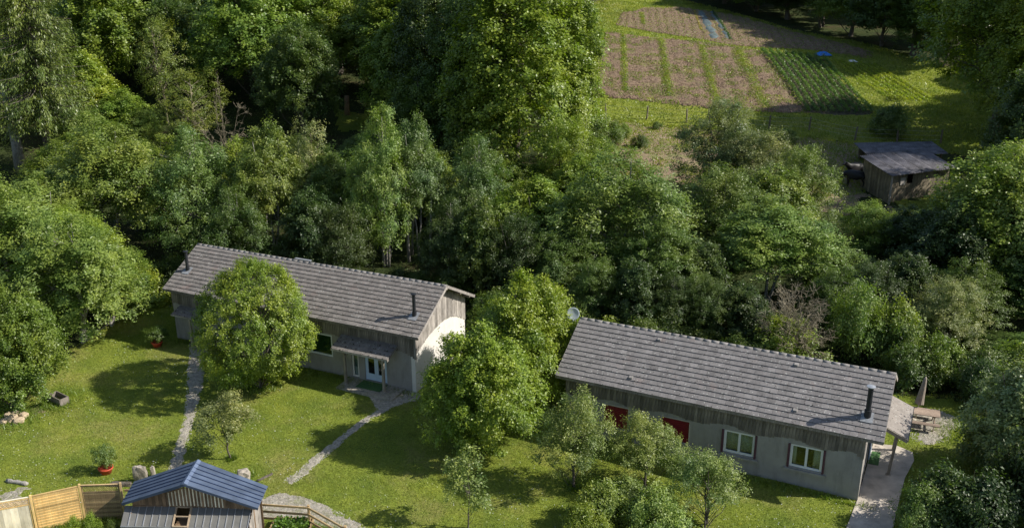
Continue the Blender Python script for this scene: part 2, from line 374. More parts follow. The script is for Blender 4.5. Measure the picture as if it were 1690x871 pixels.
# pebbles and grass (nobody could count them)
rg = np.random.default_rng(3)
def scatter(poly, n):
    poly = np.array(poly); lo, hi = poly.min(0), poly.max(0); out = np.empty((0, 2))
    while len(out) < n:
        p = rg.uniform(lo, hi, (n * 2, 2)); out = np.vstack([out, p[in_poly(p[:, 0], p[:, 1], poly)]])
    return out[:n]
def blades(name, P, h, wd, mat, color, dz=.03, lean=.5):
    n = len(P); base = np.stack([P[:, 0], P[:, 1], tz(P[:, 0], P[:, 1]) + dz], 1)
    a = rg.uniform(0, 2 * np.pi, n); d = np.stack([np.cos(a), np.sin(a), 0 * a], 1); H = (h * rg.uniform(.6, 1.4, n))[:, None]
    ln = np.stack([rg.normal(0, lean, n), rg.normal(0, lean, n), 0 * a], 1) * H
    V = np.stack([base - d * wd, base + d * wd, base + ln + np.array([0, 0, 1]) * H], 1).reshape(-1, 3)
    tint = np.clip(.5 * vnoise(P[:, 0], P[:, 1], .8, 9) + .5 * rg.random(n), 0, 1)
    o = link(bpy.data.objects.new(name, mesh_np(name, V, np.arange(3 * n).reshape(-1, 3), mat, [('tint', 'FACE', tint)])))
    o.color = (*color, 1); return o
def stones(name, P, smin, smax, mat, dz=.04):
    n = len(P); s = rg.uniform(smin, smax, n)[:, None, None]
    o = np.array([[1, 0, 0], [0, 1, 0], [-1, 0, 0], [0, -1, 0], [0, 0, .7]], float)
    q = o[None] * (1 + rg.uniform(-.3, .3, (n, 5, 3))) * s; a = rg.uniform(0, 6.28, n); c, s_ = np.cos(a)[:, None], np.sin(a)[:, None]
    x = q[..., 0] * c - q[..., 1] * s_; y = q[..., 0] * s_ + q[..., 1] * c
    V = np.stack([x + P[:, 0, None], y + P[:, 1, None], q[..., 2] + (tz(P[:, 0], P[:, 1]) + dz)[:, None]], 2).reshape(-1, 3)
    F = (np.array([[0, 1, 4], [1, 2, 4], [2, 3, 4], [3, 0, 4]])[None] + 5 * np.arange(n)[:, None, None]).reshape(-1, 3)
    return link(bpy.data.objects.new(name, mesh_np(name, V, F, mat)))
lw = scatter(LAWN, 230000)
bad = np.zeros(len(lw), bool)
for pl, keep in ((PATH1, .2), (PATH2, .22), (YARD, .28), (PATCHG, .35), ([p[:2] for p in TERR], 0)): bad |= in_poly(lw[:, 0], lw[:, 1], pl) & (rg.random(len(lw)) > keep)
tag(blades('lawn_grass', lw[~bad], .055, .016, M['blade'], (.215, .26, .040)), 'short yellow-green grass blades growing over the lawn', 'grass', kind='stuff')
tuft = []
for (tx, ty, tr) in [(*spot(437, 641)[:2], .9), (*spot(785, 742)[:2], 1.0), (*spot(946, 806)[:2], .4), (*spot(1062, 806)[:2], .5), (*spot(382, 758)[:2], .25), (*spot(98, 664)[:2], 1.3), (*spot(25, 690)[:2], 1.5), (*spot(240, 788)[:2], .7), (*spot(403, 788)[:2], .5), (*spot(1600, 720)[:2], 1.6)]:
    k_ = int(900 * tr); a_ = rg.uniform(0, 6.28, k_); r_ = tr * np.sqrt(rg.random(k_)) * rg.uniform(.6, 1.3, k_); tuft.append(np.stack([tx + np.cos(a_) * r_, ty + np.sin(a_) * r_], 1))
for (p0_, p1_) in [((16.15, 36.95), (2.1, 43.7)), ((-5.4, 47.4), (-21.1, 54.7)), ((-22.7, 35.3), (-17, 36.8)), ((-8.9, 36.0), (-6, 34.5))]:
    k_ = 1500; f_ = rg.random(k_)[:, None]; pp = np.array(p0_) + (np.array(p1_) - np.array(p0_)) * f_ + rg.normal(0, .16, (k_, 2)) * (.4 + vnoise(f_ * 40, f_ * 0, 1, 4)); tuft.append(pp)
tag(blades('tall_grass', np.vstack(tuft), .17, .018, M['blade'], (.17, .24, .035), lean=.6), 'longer grass left standing round tree feet, stones, fences and walls', 'grass', kind='stuff')
cl_ = scatter(LAWN, 9000); cl_ = cl_[vnoise(cl_[:, 0], cl_[:, 1], .45, 31) > .6][:1300]
tag(stones('clover_flowers', cl_, .012, .026, M['white'], .07), 'tiny white clover flowers dotted over the lawn', 'clover', kind='stuff')
mw_ = scatter(FIELD, 90000); SP = ground_poly([(1000, 53), (1254, 85), (1336, 189), (1177, 181), (1050, 166), (984, 161), (979, 135)]); SP2 = ground_poly([(1016, 43), (1026, 22), (1119, 12), (1290, 48), (1440, 88), (1438, 99), (1330, 83), (1200, 75)])
pg_ = scatter(PAST, 22000); pg_ = pg_[vnoise(pg_[:, 0], pg_[:, 1], .22, 51) + .35 * vnoise(pg_[:, 0], pg_[:, 1], .9, 52) > .42]
mw_ = np.vstack([mw_, pg_])
bad = in_poly(mw_[:, 0], mw_[:, 1], ground_poly([(1254, 86), (1362, 97), (1446, 191), (1332, 189)])) | in_poly(mw_[:, 0], mw_[:, 1], SP) | in_poly(mw_[:, 0], mw_[:, 1], SP2)
tag(blades('meadow_grass', mw_[~bad], .16, .05, M['blade'], (.235, .28, .045)), 'bright meadow grass round the ploughed plots', 'grass', kind='stuff')
st = np.vstack([scatter(PATH1, 2200), scatter(PATH2, 2600), scatter(YARD, 2600), scatter(PATCHG, 1500)])
tag(stones('loose_gravel', st, .012, .032, M['pebble']), 'pale loose gravel on the garden paths and yard', 'gravel', kind='stuff')
wd_ = scatter(SP, 26000); wd_ = np.vstack([wd_[vnoise(wd_[:, 0], wd_[:, 1], .7, 41) > .52], scatter(SP2, 5000)])
tag(blades('soil_weeds', wd_, .14, .06, M['blade'], (.21, .26, .05), dz=.1, lean=.8), 'scattered weeds sprouting on the ploughed plots', 'weeds', kind='stuff')
tag(stones('soil_clods', np.vstack([scatter(SP, 16000), scatter(SP2, 9000)]), .05, .16, M['soil'], .1), 'brown clods lying on the ploughed plots', 'soil clods', kind='stuff')
# ================================================================== vegetation
def unit(a): return a / (np.linalg.norm(a, axis=-1, keepdims=True) + 1e-9)
def leaf_mesh(name, P, Nn, T, L, W, tint, mat, droop=.15):
    Nn = unit(Nn); T = unit(T - Nn * (T * Nn).sum(1, keepdims=True)); B = np.cross(Nn, T)
    L = L[:, None]; W = W[:, None]; dz = np.array([0, 0, -1.]) * L * droop
    V = np.stack([P - T * L * .5, P + B * W * .5, P + T * L * .5 + dz, P - B * W * .5], 1).reshape(-1, 3)
    return mesh_np(name, V, np.arange(len(V)).reshape(-1, 4), mat, [('tint', 'FACE', np.clip(tint, 0, 1))])
def tubes_mesh(name, segs, mat, n=5):
    """segs: list of (points, radii)"""
    b = MB()
    for p, r in segs: b.tube(p, r, n if r[0] > .03 else 3, cap=False)
    me = bpy.data.meshes.new(name); me.from_pydata(b.v, [], b.f); me.materials.append(mat)
    for p in me.polygons: p.use_smooth = True
    return me
def curve_pts(a, b, g, k=4, sag=0., wob=.06):
    a = np.array(a, float); b = np.array(b, float); L = np.linalg.norm(b - a); out = []
    for i in range(k + 1):
        t = i / k; p = a + (b - a) * t; p = p + g.normal(0, wob * L, 3) * (t * (1 - t)) * 2; p[2] += sag * L * t * (1 - t); out.append(p)
    return out
def tree_kind(seed, H, Rr, base, prof, clumps, shoots, per, leaf, csize, fill=.45, bark='bark', lobes=9, lob=.45, trunk_r=.16, limbs=22, stems=1, aspect=.6, vert=0.0, zsq=1.0, branch_frac=.5, spires=0, spr=.42):
    g = np.random.default_rng(seed)
    cz = base + (H - base) * .5; hz = (H - base) * .5
    # lobed envelope
    ld = unit(g.normal(0, 1, (lobes, 3)) * [1, 1, .8]); la = g.uniform(.25, 1, lobes) * lob
    def env(d):
        dots = np.clip(d @ ld.T, 0, 1); return (1 - lob * .35) + (la * dots ** 7).sum(1) * .75
    d = unit(g.normal(0, 1, (clumps, 3))); e = env(d)
    rr = np.where(g.random(clumps) < fill, g.random(clumps) ** .45, g.uniform(.86, 1.04, clumps)) * e
    x, y, z = d[:, 0] * rr, d[:, 1] * rr, d[:, 2] * rr
    t = np.clip((z + 1) / 2, 0, 1)                       # 0 bottom .. 1 top
    if prof == 'round': k = np.ones_like(t)
    elif prof == 'ovoid': k = 1.12 - .45 * t
    elif prof == 'cone': k = 1.35 - 1.1 * t
    elif prof == 'spread': k = .75 + .4 * t
    elif prof == 'column': k = .95 + .0 * t
    C = np.stack([x * k * Rr, y * k * Rr, cz + z * hz], 1)
    out = unit(np.stack([x, y, z * .8 + .35 + vert], 1))
    if spires:                                           # crown made of several pointed leaders of unequal height
        sp = []
        for k_ in range(spires):
            a_ = 2.4 * k_ + g.uniform(-.5, .5); q_ = Rr * math.sqrt((k_ + .3) / spires) * (1 - spr * .62); top = H * (1 - .42 * (q_ / Rr) ** 1.6 - g.uniform(0, .13))
            bot = base + (H - base) * g.uniform(0, .22) * (1 if prof != 'spread' else 1.6); sp.append((math.cos(a_) * q_, math.sin(a_) * q_, top, bot, Rr * spr * g.uniform(.75, 1.2)))
        wt = np.array([q[4] * (q[2] - q[3]) for q in sp]); pick = g.choice(spires, clumps, p=wt / wt.sum()); SPI = np.array(sp)[pick]
        tt_ = g.beta(1.35, 1.15, clumps); prr = (1 - tt_) ** .62 * (tt_ + .10) ** .38 * 1.75
        an = g.uniform(0, 2 * np.pi, clumps); f_ = np.where(g.random(clumps) < fill, g.random(clumps) ** .5, g.uniform(.85, 1.1, clumps))
        rad_ = SPI[:, 4] * prr * f_
        C = np.stack([SPI[:, 0] + np.cos(an) * rad_, SPI[:, 1] + np.sin(an) * rad_, SPI[:, 3] + (SPI[:, 2] - SPI[:, 3]) * tt_], 1)
        out = unit(np.stack([np.cos(an) * .8 + C[:, 0] / Rr * .6, np.sin(an) * .8 + C[:, 1] / Rr * .6, .45 + vert + tt_ * .9], 1))
    # limbs
    segs = []
    tops = []
    for s in range(stems):
        off = np.array([0, 0, 0.]) if stems == 1 else np.append(g.normal(0, .25, 2), 0)
        tp = np.append(g.normal(0, Rr * (.12 if stems == 1 else .35), 2), H * .86)
        pts = curve_pts(off + [0, 0, -.3], tp, g, 7, 0, .02); r0 = trunk_r / math.sqrt(stems)
        segs.append((pts, [r0 * 1.35] + [r0 * (1 - i / 8) ** .9 for i in range(1, 8)])); tops.append(pts)
    order = g.permutation(clumps)
    for q in order[:limbs]:
        pts = tops[g.integers(len(tops))]; c = np.array([C[q][0] * .8, C[q][1] * .8, base + (C[q][2] - base) * .9])
        zz = max(.12 * H, c[2] - np.hypot(c[0], c[1]) * g.uniform(.5, 1.0)); i = min(6, max(0, int(zz / H * 7.6))); a = pts[i] + (pts[i + 1] - pts[i]) * g.random()
        L = np.linalg.norm(c - a); r = trunk_r * g.uniform(.22, .42)
        segs.append((curve_pts(a, c, g, 4, .12, .05), [r, r * .75, r * .5, r * .3, r * .1]))
    heads = np.array([s[0][2] for s in segs[stems:]]) if limbs else C[:1]
    for q in order[limbs:limbs + int(clumps * branch_frac * .5)]:
        c = C[q] * [.93, .93, .97]; a = heads[np.argmin(np.linalg.norm(heads - c, axis=1))]; r = trunk_r * .09
        segs.append((curve_pts(a, c, g, 2, .08, .05), [r, r * .6, r * .2]))
    # shoots and leaves
    n = clumps * shoots
    ci = np.repeat(np.arange(clumps), shoots)
    cs = csize * g.uniform(.7, 1.35, clumps)
    sdir = unit(out[ci] * 1.0 + g.normal(0, .62, (n, 3)) + [0, 0, vert])
    s0 = C[ci] + g.normal(0, .30, (n, 3)) * cs[ci][:, None] * [1, 1, zsq * .8]
    sl_ = cs[ci] * g.uniform(.5, 1.2, n)
    li = np.repeat(np.arange(n), per); m_ = n * per
    tt = g.random(m_)
    P = s0[li] + sdir[li] * (sl_[li] * tt)[:, None] + g.normal(0, leaf * .8, (m_, 3)) + np.array([0, 0, -1]) * ((tt * sl_[li]) ** 2 * .10)[:, None]
    face = unit(out[ci] * 1.0 + np.array([0, 0, .55]) + g.normal(0, .38, (n, 3)))      # leaves of one shoot face much the same way
    Nn = face[li] + g.normal(0, .33, (m_, 3))
    T = unit(sdir[li] + g.normal(0, .8, (m_, 3)))
    sz = leaf * g.uniform(.5, 1.45, m_)
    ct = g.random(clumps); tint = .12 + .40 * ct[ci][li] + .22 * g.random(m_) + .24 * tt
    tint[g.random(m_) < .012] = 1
    return dict(crown=leaf_mesh('crown', P, Nn, T, sz, sz * aspect, tint, M['leaf']), trunk=tubes_mesh('trunk', segs, M[bark]), H=H, R=Rr)
def spruce_kind(seed, H, Rr, base):
    g = np.random.default_rng(seed); segs = [([np.array([0, 0, z]) for z in np.linspace(-.3, H, 9)], [.42 * (1 - i / 9) ** .8 + .03 for i in range(9)])]
    Ps, Ns, Ts, Ls, tn = [], [], [], [], []
    z = base
    while z < H - .3:
        f = 1 - (z - base) / (H - base); L0 = Rr * (.12 + .88 * f ** .8)
        for k in range(int(5 + 4 * f)):
            a = g.uniform(0, 6.283); L = L0 * g.uniform(.7, 1.12); d = np.array([math.cos(a), math.sin(a), 0]); zz = z + g.uniform(-.2, .2)
            pts = [np.array([0, 0, zz]) + d * L * s + np.array([0, 0, 1]) * L * (-.38 * s + .24 * s * s) for s in (0, .33, .66, 1)]
            segs.append((pts, [.05 * f + .015, .035 * f + .012, .02, .008]))
            m = int(85 * L / Rr * 2.6) + 30; s = g.random(m) ** .75
            c = np.array([0, 0, zz]) + d * (L * s)[:, None] + np.array([0, 0, 1]) * (L * (-.38 * s + .24 * s * s))[:, None]
            side = np.array([-d[1], d[0], 0]); w_ = (g.normal(0, .22, m) * L * (1.05 - s))[:, None]
            hang = np.array([0, 0, -1]) * (g.random(m) ** 1.4 * .85 * (.4 + f))[:, None]
            Ps.append(c + side * w_ + hang); Ts.append(d * .6 + side * np.sign(w_) * .5 + np.array([0, 0, -1.1]) + g.normal(0, .25, (m, 3)))
            Ns.append(g.normal(0, .45, (m, 3)) + d * .5 + [0, 0, .6]); Ls.append(g.uniform(.16, .36, m)); tn.append(np.full(m, g.random() * .35 + .15) + g.random(m) * .5)
        z += .34
    P = np.vstack(Ps); L = np.concatenate(Ls)
    return dict(crown=leaf_mesh('crown', P, np.vstack(Ns), np.vstack(Ts), L, L * .30, np.concatenate(tn), M['needle'], 0), trunk=tubes_mesh('trunk', segs, M['bark'], 7), H=H, R=Rr)
K = {}
K['hero'] = tree_kind(11, 7.6, 3.2, .7, 'round', 760, 15, 8, .105, .38, .2, lobes=22, lob=.38, limbs=40, trunk_r=.16, aspect=.75, vert=.25)
K['hero2'] = tree_kind(12, 7.0, 2.9, .3, 'ovoid', 700, 15, 8, .108, .40, .2, lobes=14, lob=.5, limbs=34, trunk_r=.15, aspect=.75, vert=.2, spires=11, spr=.40)
K['ash'] = tree_kind(21, 11, 3.4, 1.0, 'round', 430, 10, 11, .16, .52, .25, trunk_r=.17, limbs=30, bark='pale_bark', aspect=.45, spires=12, spr=.38)
K['ash2'] = tree_kind(22, 11, 3.1, 3.0, 'ovoid', 400, 10, 11, .16, .52, .25, trunk_r=.15, limbs=26, bark='pale_bark', stems=2, aspect=.45, spires=9, spr=.42)
K['maple'] = tree_kind(31, 13, 4.4, 1.5, 'ovoid', 440, 12, 9, .21, .66, .25, trunk_r=.22, limbs=34, aspect=.8, spires=13, spr=.36)
K['maple2'] = tree_kind(32, 13, 4.2, 2.0, 'spread', 410, 12, 9, .21, .66, .25, trunk_r=.22, limbs=34, aspect=.8, stems=2, spires=10, spr=.40)
K['tall'] = tree_kind(41, 22, 4.6, 1.5, 'column', 900, 11, 8, .20, .66, .28, trunk_r=.32, limbs=50, aspect=.75, vert=.1, spires=15, spr=.34)
K['oak'] = tree_kind(42, 17, 6.0, 3.0, 'round', 640, 12, 8, .23, .8, .25, trunk_r=.34, limbs=44, aspect=.7, spires=18, spr=.32)
K['willow'] = tree_kind(51, 8, 2.8, .3, 'cone', 400, 12, 8, .13, .44, .25, trunk_r=.12, limbs=26, stems=3, aspect=.42, vert=.3, spires=9, spr=.42)
K['birch'] = tree_kind(61, 11, 3.0, 2.0, 'ovoid', 190, 8, 8, .14, .6, .5, lobes=8, lob=.6, trunk_r=.13, limbs=80, bark='twig', branch_frac=1.6)
K['fruit'] = tree_kind(71, 4.6, 1.9, 1.2, 'round', 240, 8, 10, .082, .34, .35, trunk_r=.08, limbs=34, aspect=.55, vert=.25, spires=11, spr=.36)
K['fruit2'] = tree_kind(72, 4.2, 2.0, 1.0, 'spread', 220, 8, 10, .082, .34, .35, trunk_r=.08, limbs=34, aspect=.55, vert=.25, stems=2, spires=10, spr=.36)
K['young'] = tree_kind(81, 3.2, 1.15, .9, 'round', 130, 7, 9, .08, .24, .3, trunk_r=.045, limbs=16, aspect=.5, vert=.5, spires=7, spr=.40)
K['sapling'] = tree_kind(82, 3.0, 1.1, .7, 'spread', 50, 6, 9, .09, .26, .5, trunk_r=.03, limbs=12, aspect=.55, vert=.8, spires=5, spr=.3)
K['shrub'] = tree_kind(91, 2.4, 1.6, .0, 'round', 200, 9, 8, .125, .34, .25, trunk_r=.05, limbs=10, stems=3, aspect=.6, spires=8, spr=.42)
K['shrub2'] = tree_kind(92, 2.0, 1.7, .0, 'round', 180, 9, 8, .11, .36, .25, trunk_r=.05, limbs=10, stems=3, aspect=.5, vert=.3, spires=7, spr=.45)
K['pot'] = tree_kind(93, 1.0, .52, .1, 'round', 80, 7, 8, .055, .14, .3, lobes=5, lob=.4, trunk_r=.02, limbs=4, aspect=.6)
K['spruce'] = spruce_kind(95, 24, 4.8, 5.0)
def dead_kind(seed, H, Rr, n1=60, n2=7, leafy=.0, bark='twig', r0=.05):
    g = np.random.default_rng(seed); segs = []
    for i in range(n1):
        d = unit(g.normal(0, 1, 3) * [1, 1, .55] + [0, 0, .75]); e = np.array([d[0] * Rr, d[1] * Rr, abs(d[2]) * H]) * g.uniform(.75, 1)
        p = curve_pts(g.normal(0, .12, 3) * [1, 1, 0], e, g, 4, .1, .05); segs.append((p, [r0, r0 * .6, r0 * .4, r0 * .3, .007]))
        for j in range(n2):
            k = g.integers(1, 5); q = p[k] if k == 4 else p[k] + (p[k + 1] - p[k]) * g.random(); dd = unit(d + g.normal(0, .7, 3)) * g.uniform(.2, .55) * Rr * .5
            segs.append(([q, q + dd * .5 + g.normal(0, .03, 3), q + dd], [.014, .011, .006]))
            q2 = q + dd * .6; dd2 = unit(dd + g.normal(0, .3, 3)) * .3; segs.append(([q2, q2 + dd2], [.010, .006]))
    return tubes_mesh('branches', segs, M[bark])
# ---- placing
COLR = dict(mid=(.145, .215, .038), pale=(.172, .240, .060), yellow=(.195, .260, .036), dark=(.090, .142, .032), blue=(.130, .195, .062), olive=(.155, .205, .045), grey=(.185, .225, .105), deep=(.056, .094, .026), spruce=(.105, .150, .036), fruit=(.215, .275, .085), hero=(.186, .246, .030))  # dark and deep put the shade of the wood into the leaf colour
def tree_at(kind, P, H, Rr, colour, label, name='broadleaf_tree', cat='tree', group=None, rz=None, lean=(0, 0), crown_name='crown'):
    k = K[kind]; t_ = empty(name, P, rnd.uniform(0, 6.28) if rz is None else rz, label, cat, group)
    t_.scale = (Rr / k['R'], Rr / k['R'], H / k['H']); t_.rotation_euler.x, t_.rotation_euler.y = lean
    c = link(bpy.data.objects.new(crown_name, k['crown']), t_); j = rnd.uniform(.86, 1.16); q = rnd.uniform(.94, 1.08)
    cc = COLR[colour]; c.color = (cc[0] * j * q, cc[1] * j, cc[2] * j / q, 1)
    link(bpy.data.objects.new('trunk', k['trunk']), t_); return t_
ALL = []; DBG = []
LIT = [[(985, 30), (1120, 15), (1230, 45), (1330, 75), (1420, 100), (1530, 125), (1500, 150), (1420, 150), (1330, 145), (1310, 188), (1150, 205), (1000, 195), (975, 150)], [(555, 190), (600, 195), (600, 215), (560, 212)], [(1030, 215), (1110, 215), (1100, 245), (1050, 240)], [(60, 720), (200, 700), (300, 740), (200, 800), (60, 820)], [(430, 660), (560, 650), (590, 690), (500, 760), (420, 740)]]
def shades_lit(P, H, Rr):
    """would the crown throw its shade on ground that the photograph shows in the sun?"""
    for f in (.35, .6, .85):
        for dy in (-.7, 0, .7):
            hh = H * f; x, y = P[0], P[1] + dy * Rr
            for k in range(300):
                tt = .25 * k; Q = np.array([x, y, P[2] + hh]) - np.array(sd) * tt
                if Q[2] < tz(Q[0], Q[1]): break
            uu, vv = pix(Q)
            for pl in LIT:
                if in_poly(np.array([uu]), np.array([vv]), pl)[0]: return True
    return False
def T(kind, u, Y, vtop, hw, colour, label, v=None, **kw):
    """tree whose foot is at ground depth Y (or under pixel row v), topping out at row vtop"""
    P = spot(u, v) if v else at_depth(u, Y); H = height_to(P, vtop); Rr = hw / pxm(P + [0, 0, H * .5]) * (1 if kind in ('hero', 'spruce', 'birch') else 1.2 if kind[:5] == 'fruit' else 1.15)
    if kw.pop('chk', 1) and H > 5 and shades_lit(P, H, Rr): DBG.append(('SHADES', label, round(H, 1)))
    DBG.append(('H', round(H, 1), round(Rr, 1), round(P[1], 1), label)); ALL.append((P[0], P[1], Rr)); return tree_at(kind, tuple(P), H * (1 if kind in ('hero', 'spruce', 'birch') else 1.07), Rr, colour, label, **kw)
# garden trees
T('hero', 431, 0, 432, 76, 'hero', 'round bushy bright green tree in front of the left house, hiding part of its roof', v=641, rz=.4)
T('hero2', 790, 0, 548, 82, 'hero', 'bright green tree leafy down to the lawn, front one of the pair between the houses', v=742, rz=1.1)
T('hero2', 868, 0, 462, 80, 'hero', 'tall bright green tree touching the left end of the right house roof', v=668, rz=2.6)
T('fruit', 948, 0, 650, 56, 'fruit', 'small grey-green fruit tree with upright trunk in front of the first red shutter', v=806, rz=.5, name='fruit_tree')
T('fruit', 1062, 0, 688, 55, 'fruit', 'grey-green fruit tree with leaning trunk in front of the second red shutter', v=806, rz=3.9, name='fruit_tree')
T('fruit2', 1152, 0, 738, 58, 'fruit', 'low spreading fruit tree left of the curtained windows of the right house', v=858, rz=2.2, name='fruit_tree')
T('young', 382, 0, 652, 44, 'grey', 'slender young tree with small round crown alone on the lawn behind the blue-roofed hut', v=758, rz=1, name='young_tree')
T('sapling', 772, 0, 748, 48, 'fruit', 'thin sapling with few upright leafy shoots on the shaded lawn at the bottom edge', v=872, rz=1, name='sapling')
T('shrub', 985, 0, 805, 40, 'olive', 'loose grey-green bush at the foot of the front fruit trees, left one', v=872, name='shrub')
T('shrub2', 1085, 0, 812, 50, 'fruit', 'loose grey-green bush at the foot of the front fruit trees, middle one', v=885, name='shrub')
T('shrub', 1035, 0, 795, 34, 'fruit', 'small bush behind the leaning fruit trunk', v=845, name='shrub')
T('shrub2', 965, 0, 842, 36, 'yellow', 'bright yellow-green leafy bush cut off by the bottom edge below the fruit trees', v=900, name='shrub')
# left edge
T('hero2', 30, 0, 486, 70, 'mid', 'dense rounded green tree on the left edge above the heap of pale stones', v=672, rz=2)
T('ash', 138, 54.5, 352, 86, 'pale', 'broad blue-green ash tree standing over the wooden trough', rz=1)
T('ash2', 190, 57, 400, 60, 'mid', 'green ash tree whose edge hangs over the lawn beside the left house')
T('ash', 20, 57, 285, 98, 'pale', 'large pale green ash tree on the left edge above the dense rounded tree')
T('ash2', 95, 62, 295, 80, 'pale', 'pale green ash crown below the leaning grey trunk')
T('ash2', 200, 66, 205, 88, 'pale', 'wide pale green ash crown up the slope left of the left house', rz=4)
T('ash', 335, 66, 205, 68, 'blue', 'blue-green ash tree behind the left chimney of the left house', rz=2)
T('ash', 270, 72, 225, 60, 'mid', 'green ash crown squeezed between two wider ash crowns')
T('ash', 120, 74, 225, 60, 'mid', 'green ash crown at the foot of the big spruce')
T('shrub', 235, 0, 442, 40, 'yellow', 'yellow-green bush at the lawn corner left of the left house', v=500, name='shrub')
T('shrub2', 275, 0, 440, 30, 'olive', 'olive bush under the left chimney end of the left house', v=478, name='shrub')
T('spruce', 88, 83, -260, 92, 'spruce', 'huge drooping spruce in the top left corner', name='spruce_tree')
T('spruce', -60, 88, -200, 90, 'spruce', 'second drooping spruce cut by the left edge', name='spruce_tree')
T('birch', 278, 96, 22, 44, 'olive', 'half-dead tree with pale trunk and thin foliage in the upper left wood', rz=.6, name='dying_tree')
T('birch', 322, 88, 110, 56, 'olive', 'sparse tree with bare grey side branches beside the half-dead pale trunk', rz=2.2, name='dying_tree')
T('maple', 195, 104, -60, 70, 'mid', 'tall green tree behind and right of the drooping spruce', name='broadleaf_tree')
T('maple2', 150, 92, 90, 50, 'yellow', 'yellow-green tree catching the sun right of the drooping spruce')
T('maple', 215, 90, 150, 46, 'mid', 'low green tree left of the half-dead pale trunk')
T('willow', 250, 88, 180, 36, 'olive', 'bushy olive tree below the half-dead pale trunk')
T('willow', 150, 82, 180, 46, 'mid', 'bushy green tree between the spruce and the pale ash crowns')
# middle back
T('oak', 430, 102, -70, 90, 'mid', 'tall mid-green oak in the upper left wood right of the half-dead trees')
T('oak', 400, 118, -60, 80, 'yellow', 'sunlit yellow-green tree at the top edge behind the mid-green oak')
T('oak', 560, 112, -90, 96, 'dark', 'dark spreading tree over the small sunlit clearing', rz=1)
T('tall', 660, 98, -90, 70, 'mid', 'tall green tree right of the clearing with foliage in tiers')
T('oak', 500, 92, 30, 62, 'dark', 'dark tree in the shade left of the small clearing')
T('oak', 735, 90, -60, 76, 'deep', 'deep shadowed tree left of the tallest bright tree')
T('tall', 850, 79, -110, 96, 'yellow', 'tallest bright green tree of the middle, running off the top edge', rz=.3)
T('tall', 925, 84, -60, 66, 'yellow', 'bright tall tree forming the left border of the vegetable field', rz=2.1)
T('tall', 770, 84, -40, 60, 'dark', 'dark tall tree tucked against the tallest bright tree')
T('willow', 940, 73, 190, 58, 'yellow', 'yellow-green bushy tree below the left corner of the field')
T('maple', 700, 84, 120, 60, 'dark', 'dark tree behind the pale-stemmed trees')
T('maple2', 600, 82, 226, 40, 'dark', 'dark low tree just below the clearing')
# row behind houses
T('ash2', 455, 67, 212, 56, 'pale', 'pale green tree with bare lower stems behind the left house, leftmost of the row', rz=.4)
T('birch', 528, 69, 190, 40, 'grey', 'thin greyish tree behind the ridge of the left house')
T('ash2', 560, 68, 250, 50, 'dark', 'dark green tree in shade behind the middle of the left house')
T('ash', 640, 66, 172, 54, 'pale', 'pale tree on two bare pale stems behind the left house', rz=2.4)
T('ash2', 690, 67, 200, 44, 'blue', 'blue-green tree on forked pale stem behind the right chimney of the left house')
T('ash', 790, 68, 222, 52, 'blue', 'blue-green tree right of the forked pale stem')
T('maple', 740, 74, 260, 44, 'dark', 'shaded green tree between two blue-green ones')
T('maple2', 880, 66, 300, 64, 'mid', 'shaded green tree above the tall bright garden tree')
T('ash', 1020, 62, 242, 100, 'pale', 'very broad bushy ash behind the left half of the right house', rz=.9)
T('ash2', 950, 60, 372, 60, 'dark', 'dark leafy tree right behind the satellite dish')
T('ash2', 1080, 58, 372, 60, 'dark', 'dark leafy tree behind the ridge of the right house left of the dead bush')
T('willow', 1185, 77, 160, 60, 'grey', 'silver-green pointed willow in front of the field fence', name='willow_tree')
T('willow', 1245, 74, 212, 60, 'grey', 'lower silver-green willow beside the pointed one', name='willow_tree')
T('willow', 1185, 66, 272, 70, 'olive', 'olive feathery tree below the pointed willow', rz=1)
T('willow', 1315, 70, 238, 50, 'olive', 'rounded olive-green tree left of the black cattle')
T('ash2', 1275, 60, 335, 88, 'pale', 'broad pale green tree above the dead grey bush', rz=2)
T('maple', 1150, 58, 400, 56, 'deep', 'deep green tree in shadow behind the right house')
T('willow', 1425, 66, 332, 50, 'mid', 'pointed green tree below the old cattle shed', rz=.2)
T('shrub', 1480, 68, 352, 44, 'yellow', 'yellow-green shrub just below the old cattle shed', name='shrub')
T('maple2', 1385, 60, 415, 50, 'dark', 'dark tree right of the broad pale one')
T('maple', 1470, 58, 430, 60, 'deep', 'very dark tree above the shaded corner behind the right house')
T('willow', 1555, 53, 458, 52, 'grey', 'bright silvery tree standing behind the parasol', rz=1.5)
T('shrub', 1480, 0, 508, 40, 'olive', 'low shrub between the dead bush and the silvery tree', v=600, name='shrub')
T('shrub2', 1410, 0, 480, 46, 'pale', 'pale shrub right of the dead bush', v=590, name='shrub')
T('shrub', 1300, 0, 532, 52, 'yellow', 'yellow-green shrub below the dead bush behind the right house ridge', v=600, name='shrub')
T('oak', 1640, 62, 238, 112, 'mid', 'big green tree hiding the right end of the old cattle shed', rz=.5)
T('oak', 1700, 60, 260, 100, 'blue', 'big blue-green tree on the right edge beside the one hiding the shed')
T('maple', 1705, 57, 420, 70, 'dark', 'dark tree on the right edge above the picnic table')
T('maple', 1560, 60, 340, 60, 'deep', 'deep green tree under the big tree that hides the shed')
T('oak', 1640, 92, -140, 120, 'mid', 'very large tree overhanging the right end of the vegetable field', rz=1.2)
T('oak', 1600, 140, -90, 80, 'dark', 'dark tree at the upper right corner of the field')
T('tall', 1710, 84, -120, 90, 'yellow', 'tall bright tree in the top right corner')
T('oak', 1690, 74, 90, 70, 'deep', 'deep shadowed tree below the tall bright tree of the top right corner')
T('shrub', 1462, 0, 176, 26, 'blue', 'dark bush standing by the lower right corner of the potato rows', v=226, name='shrub')
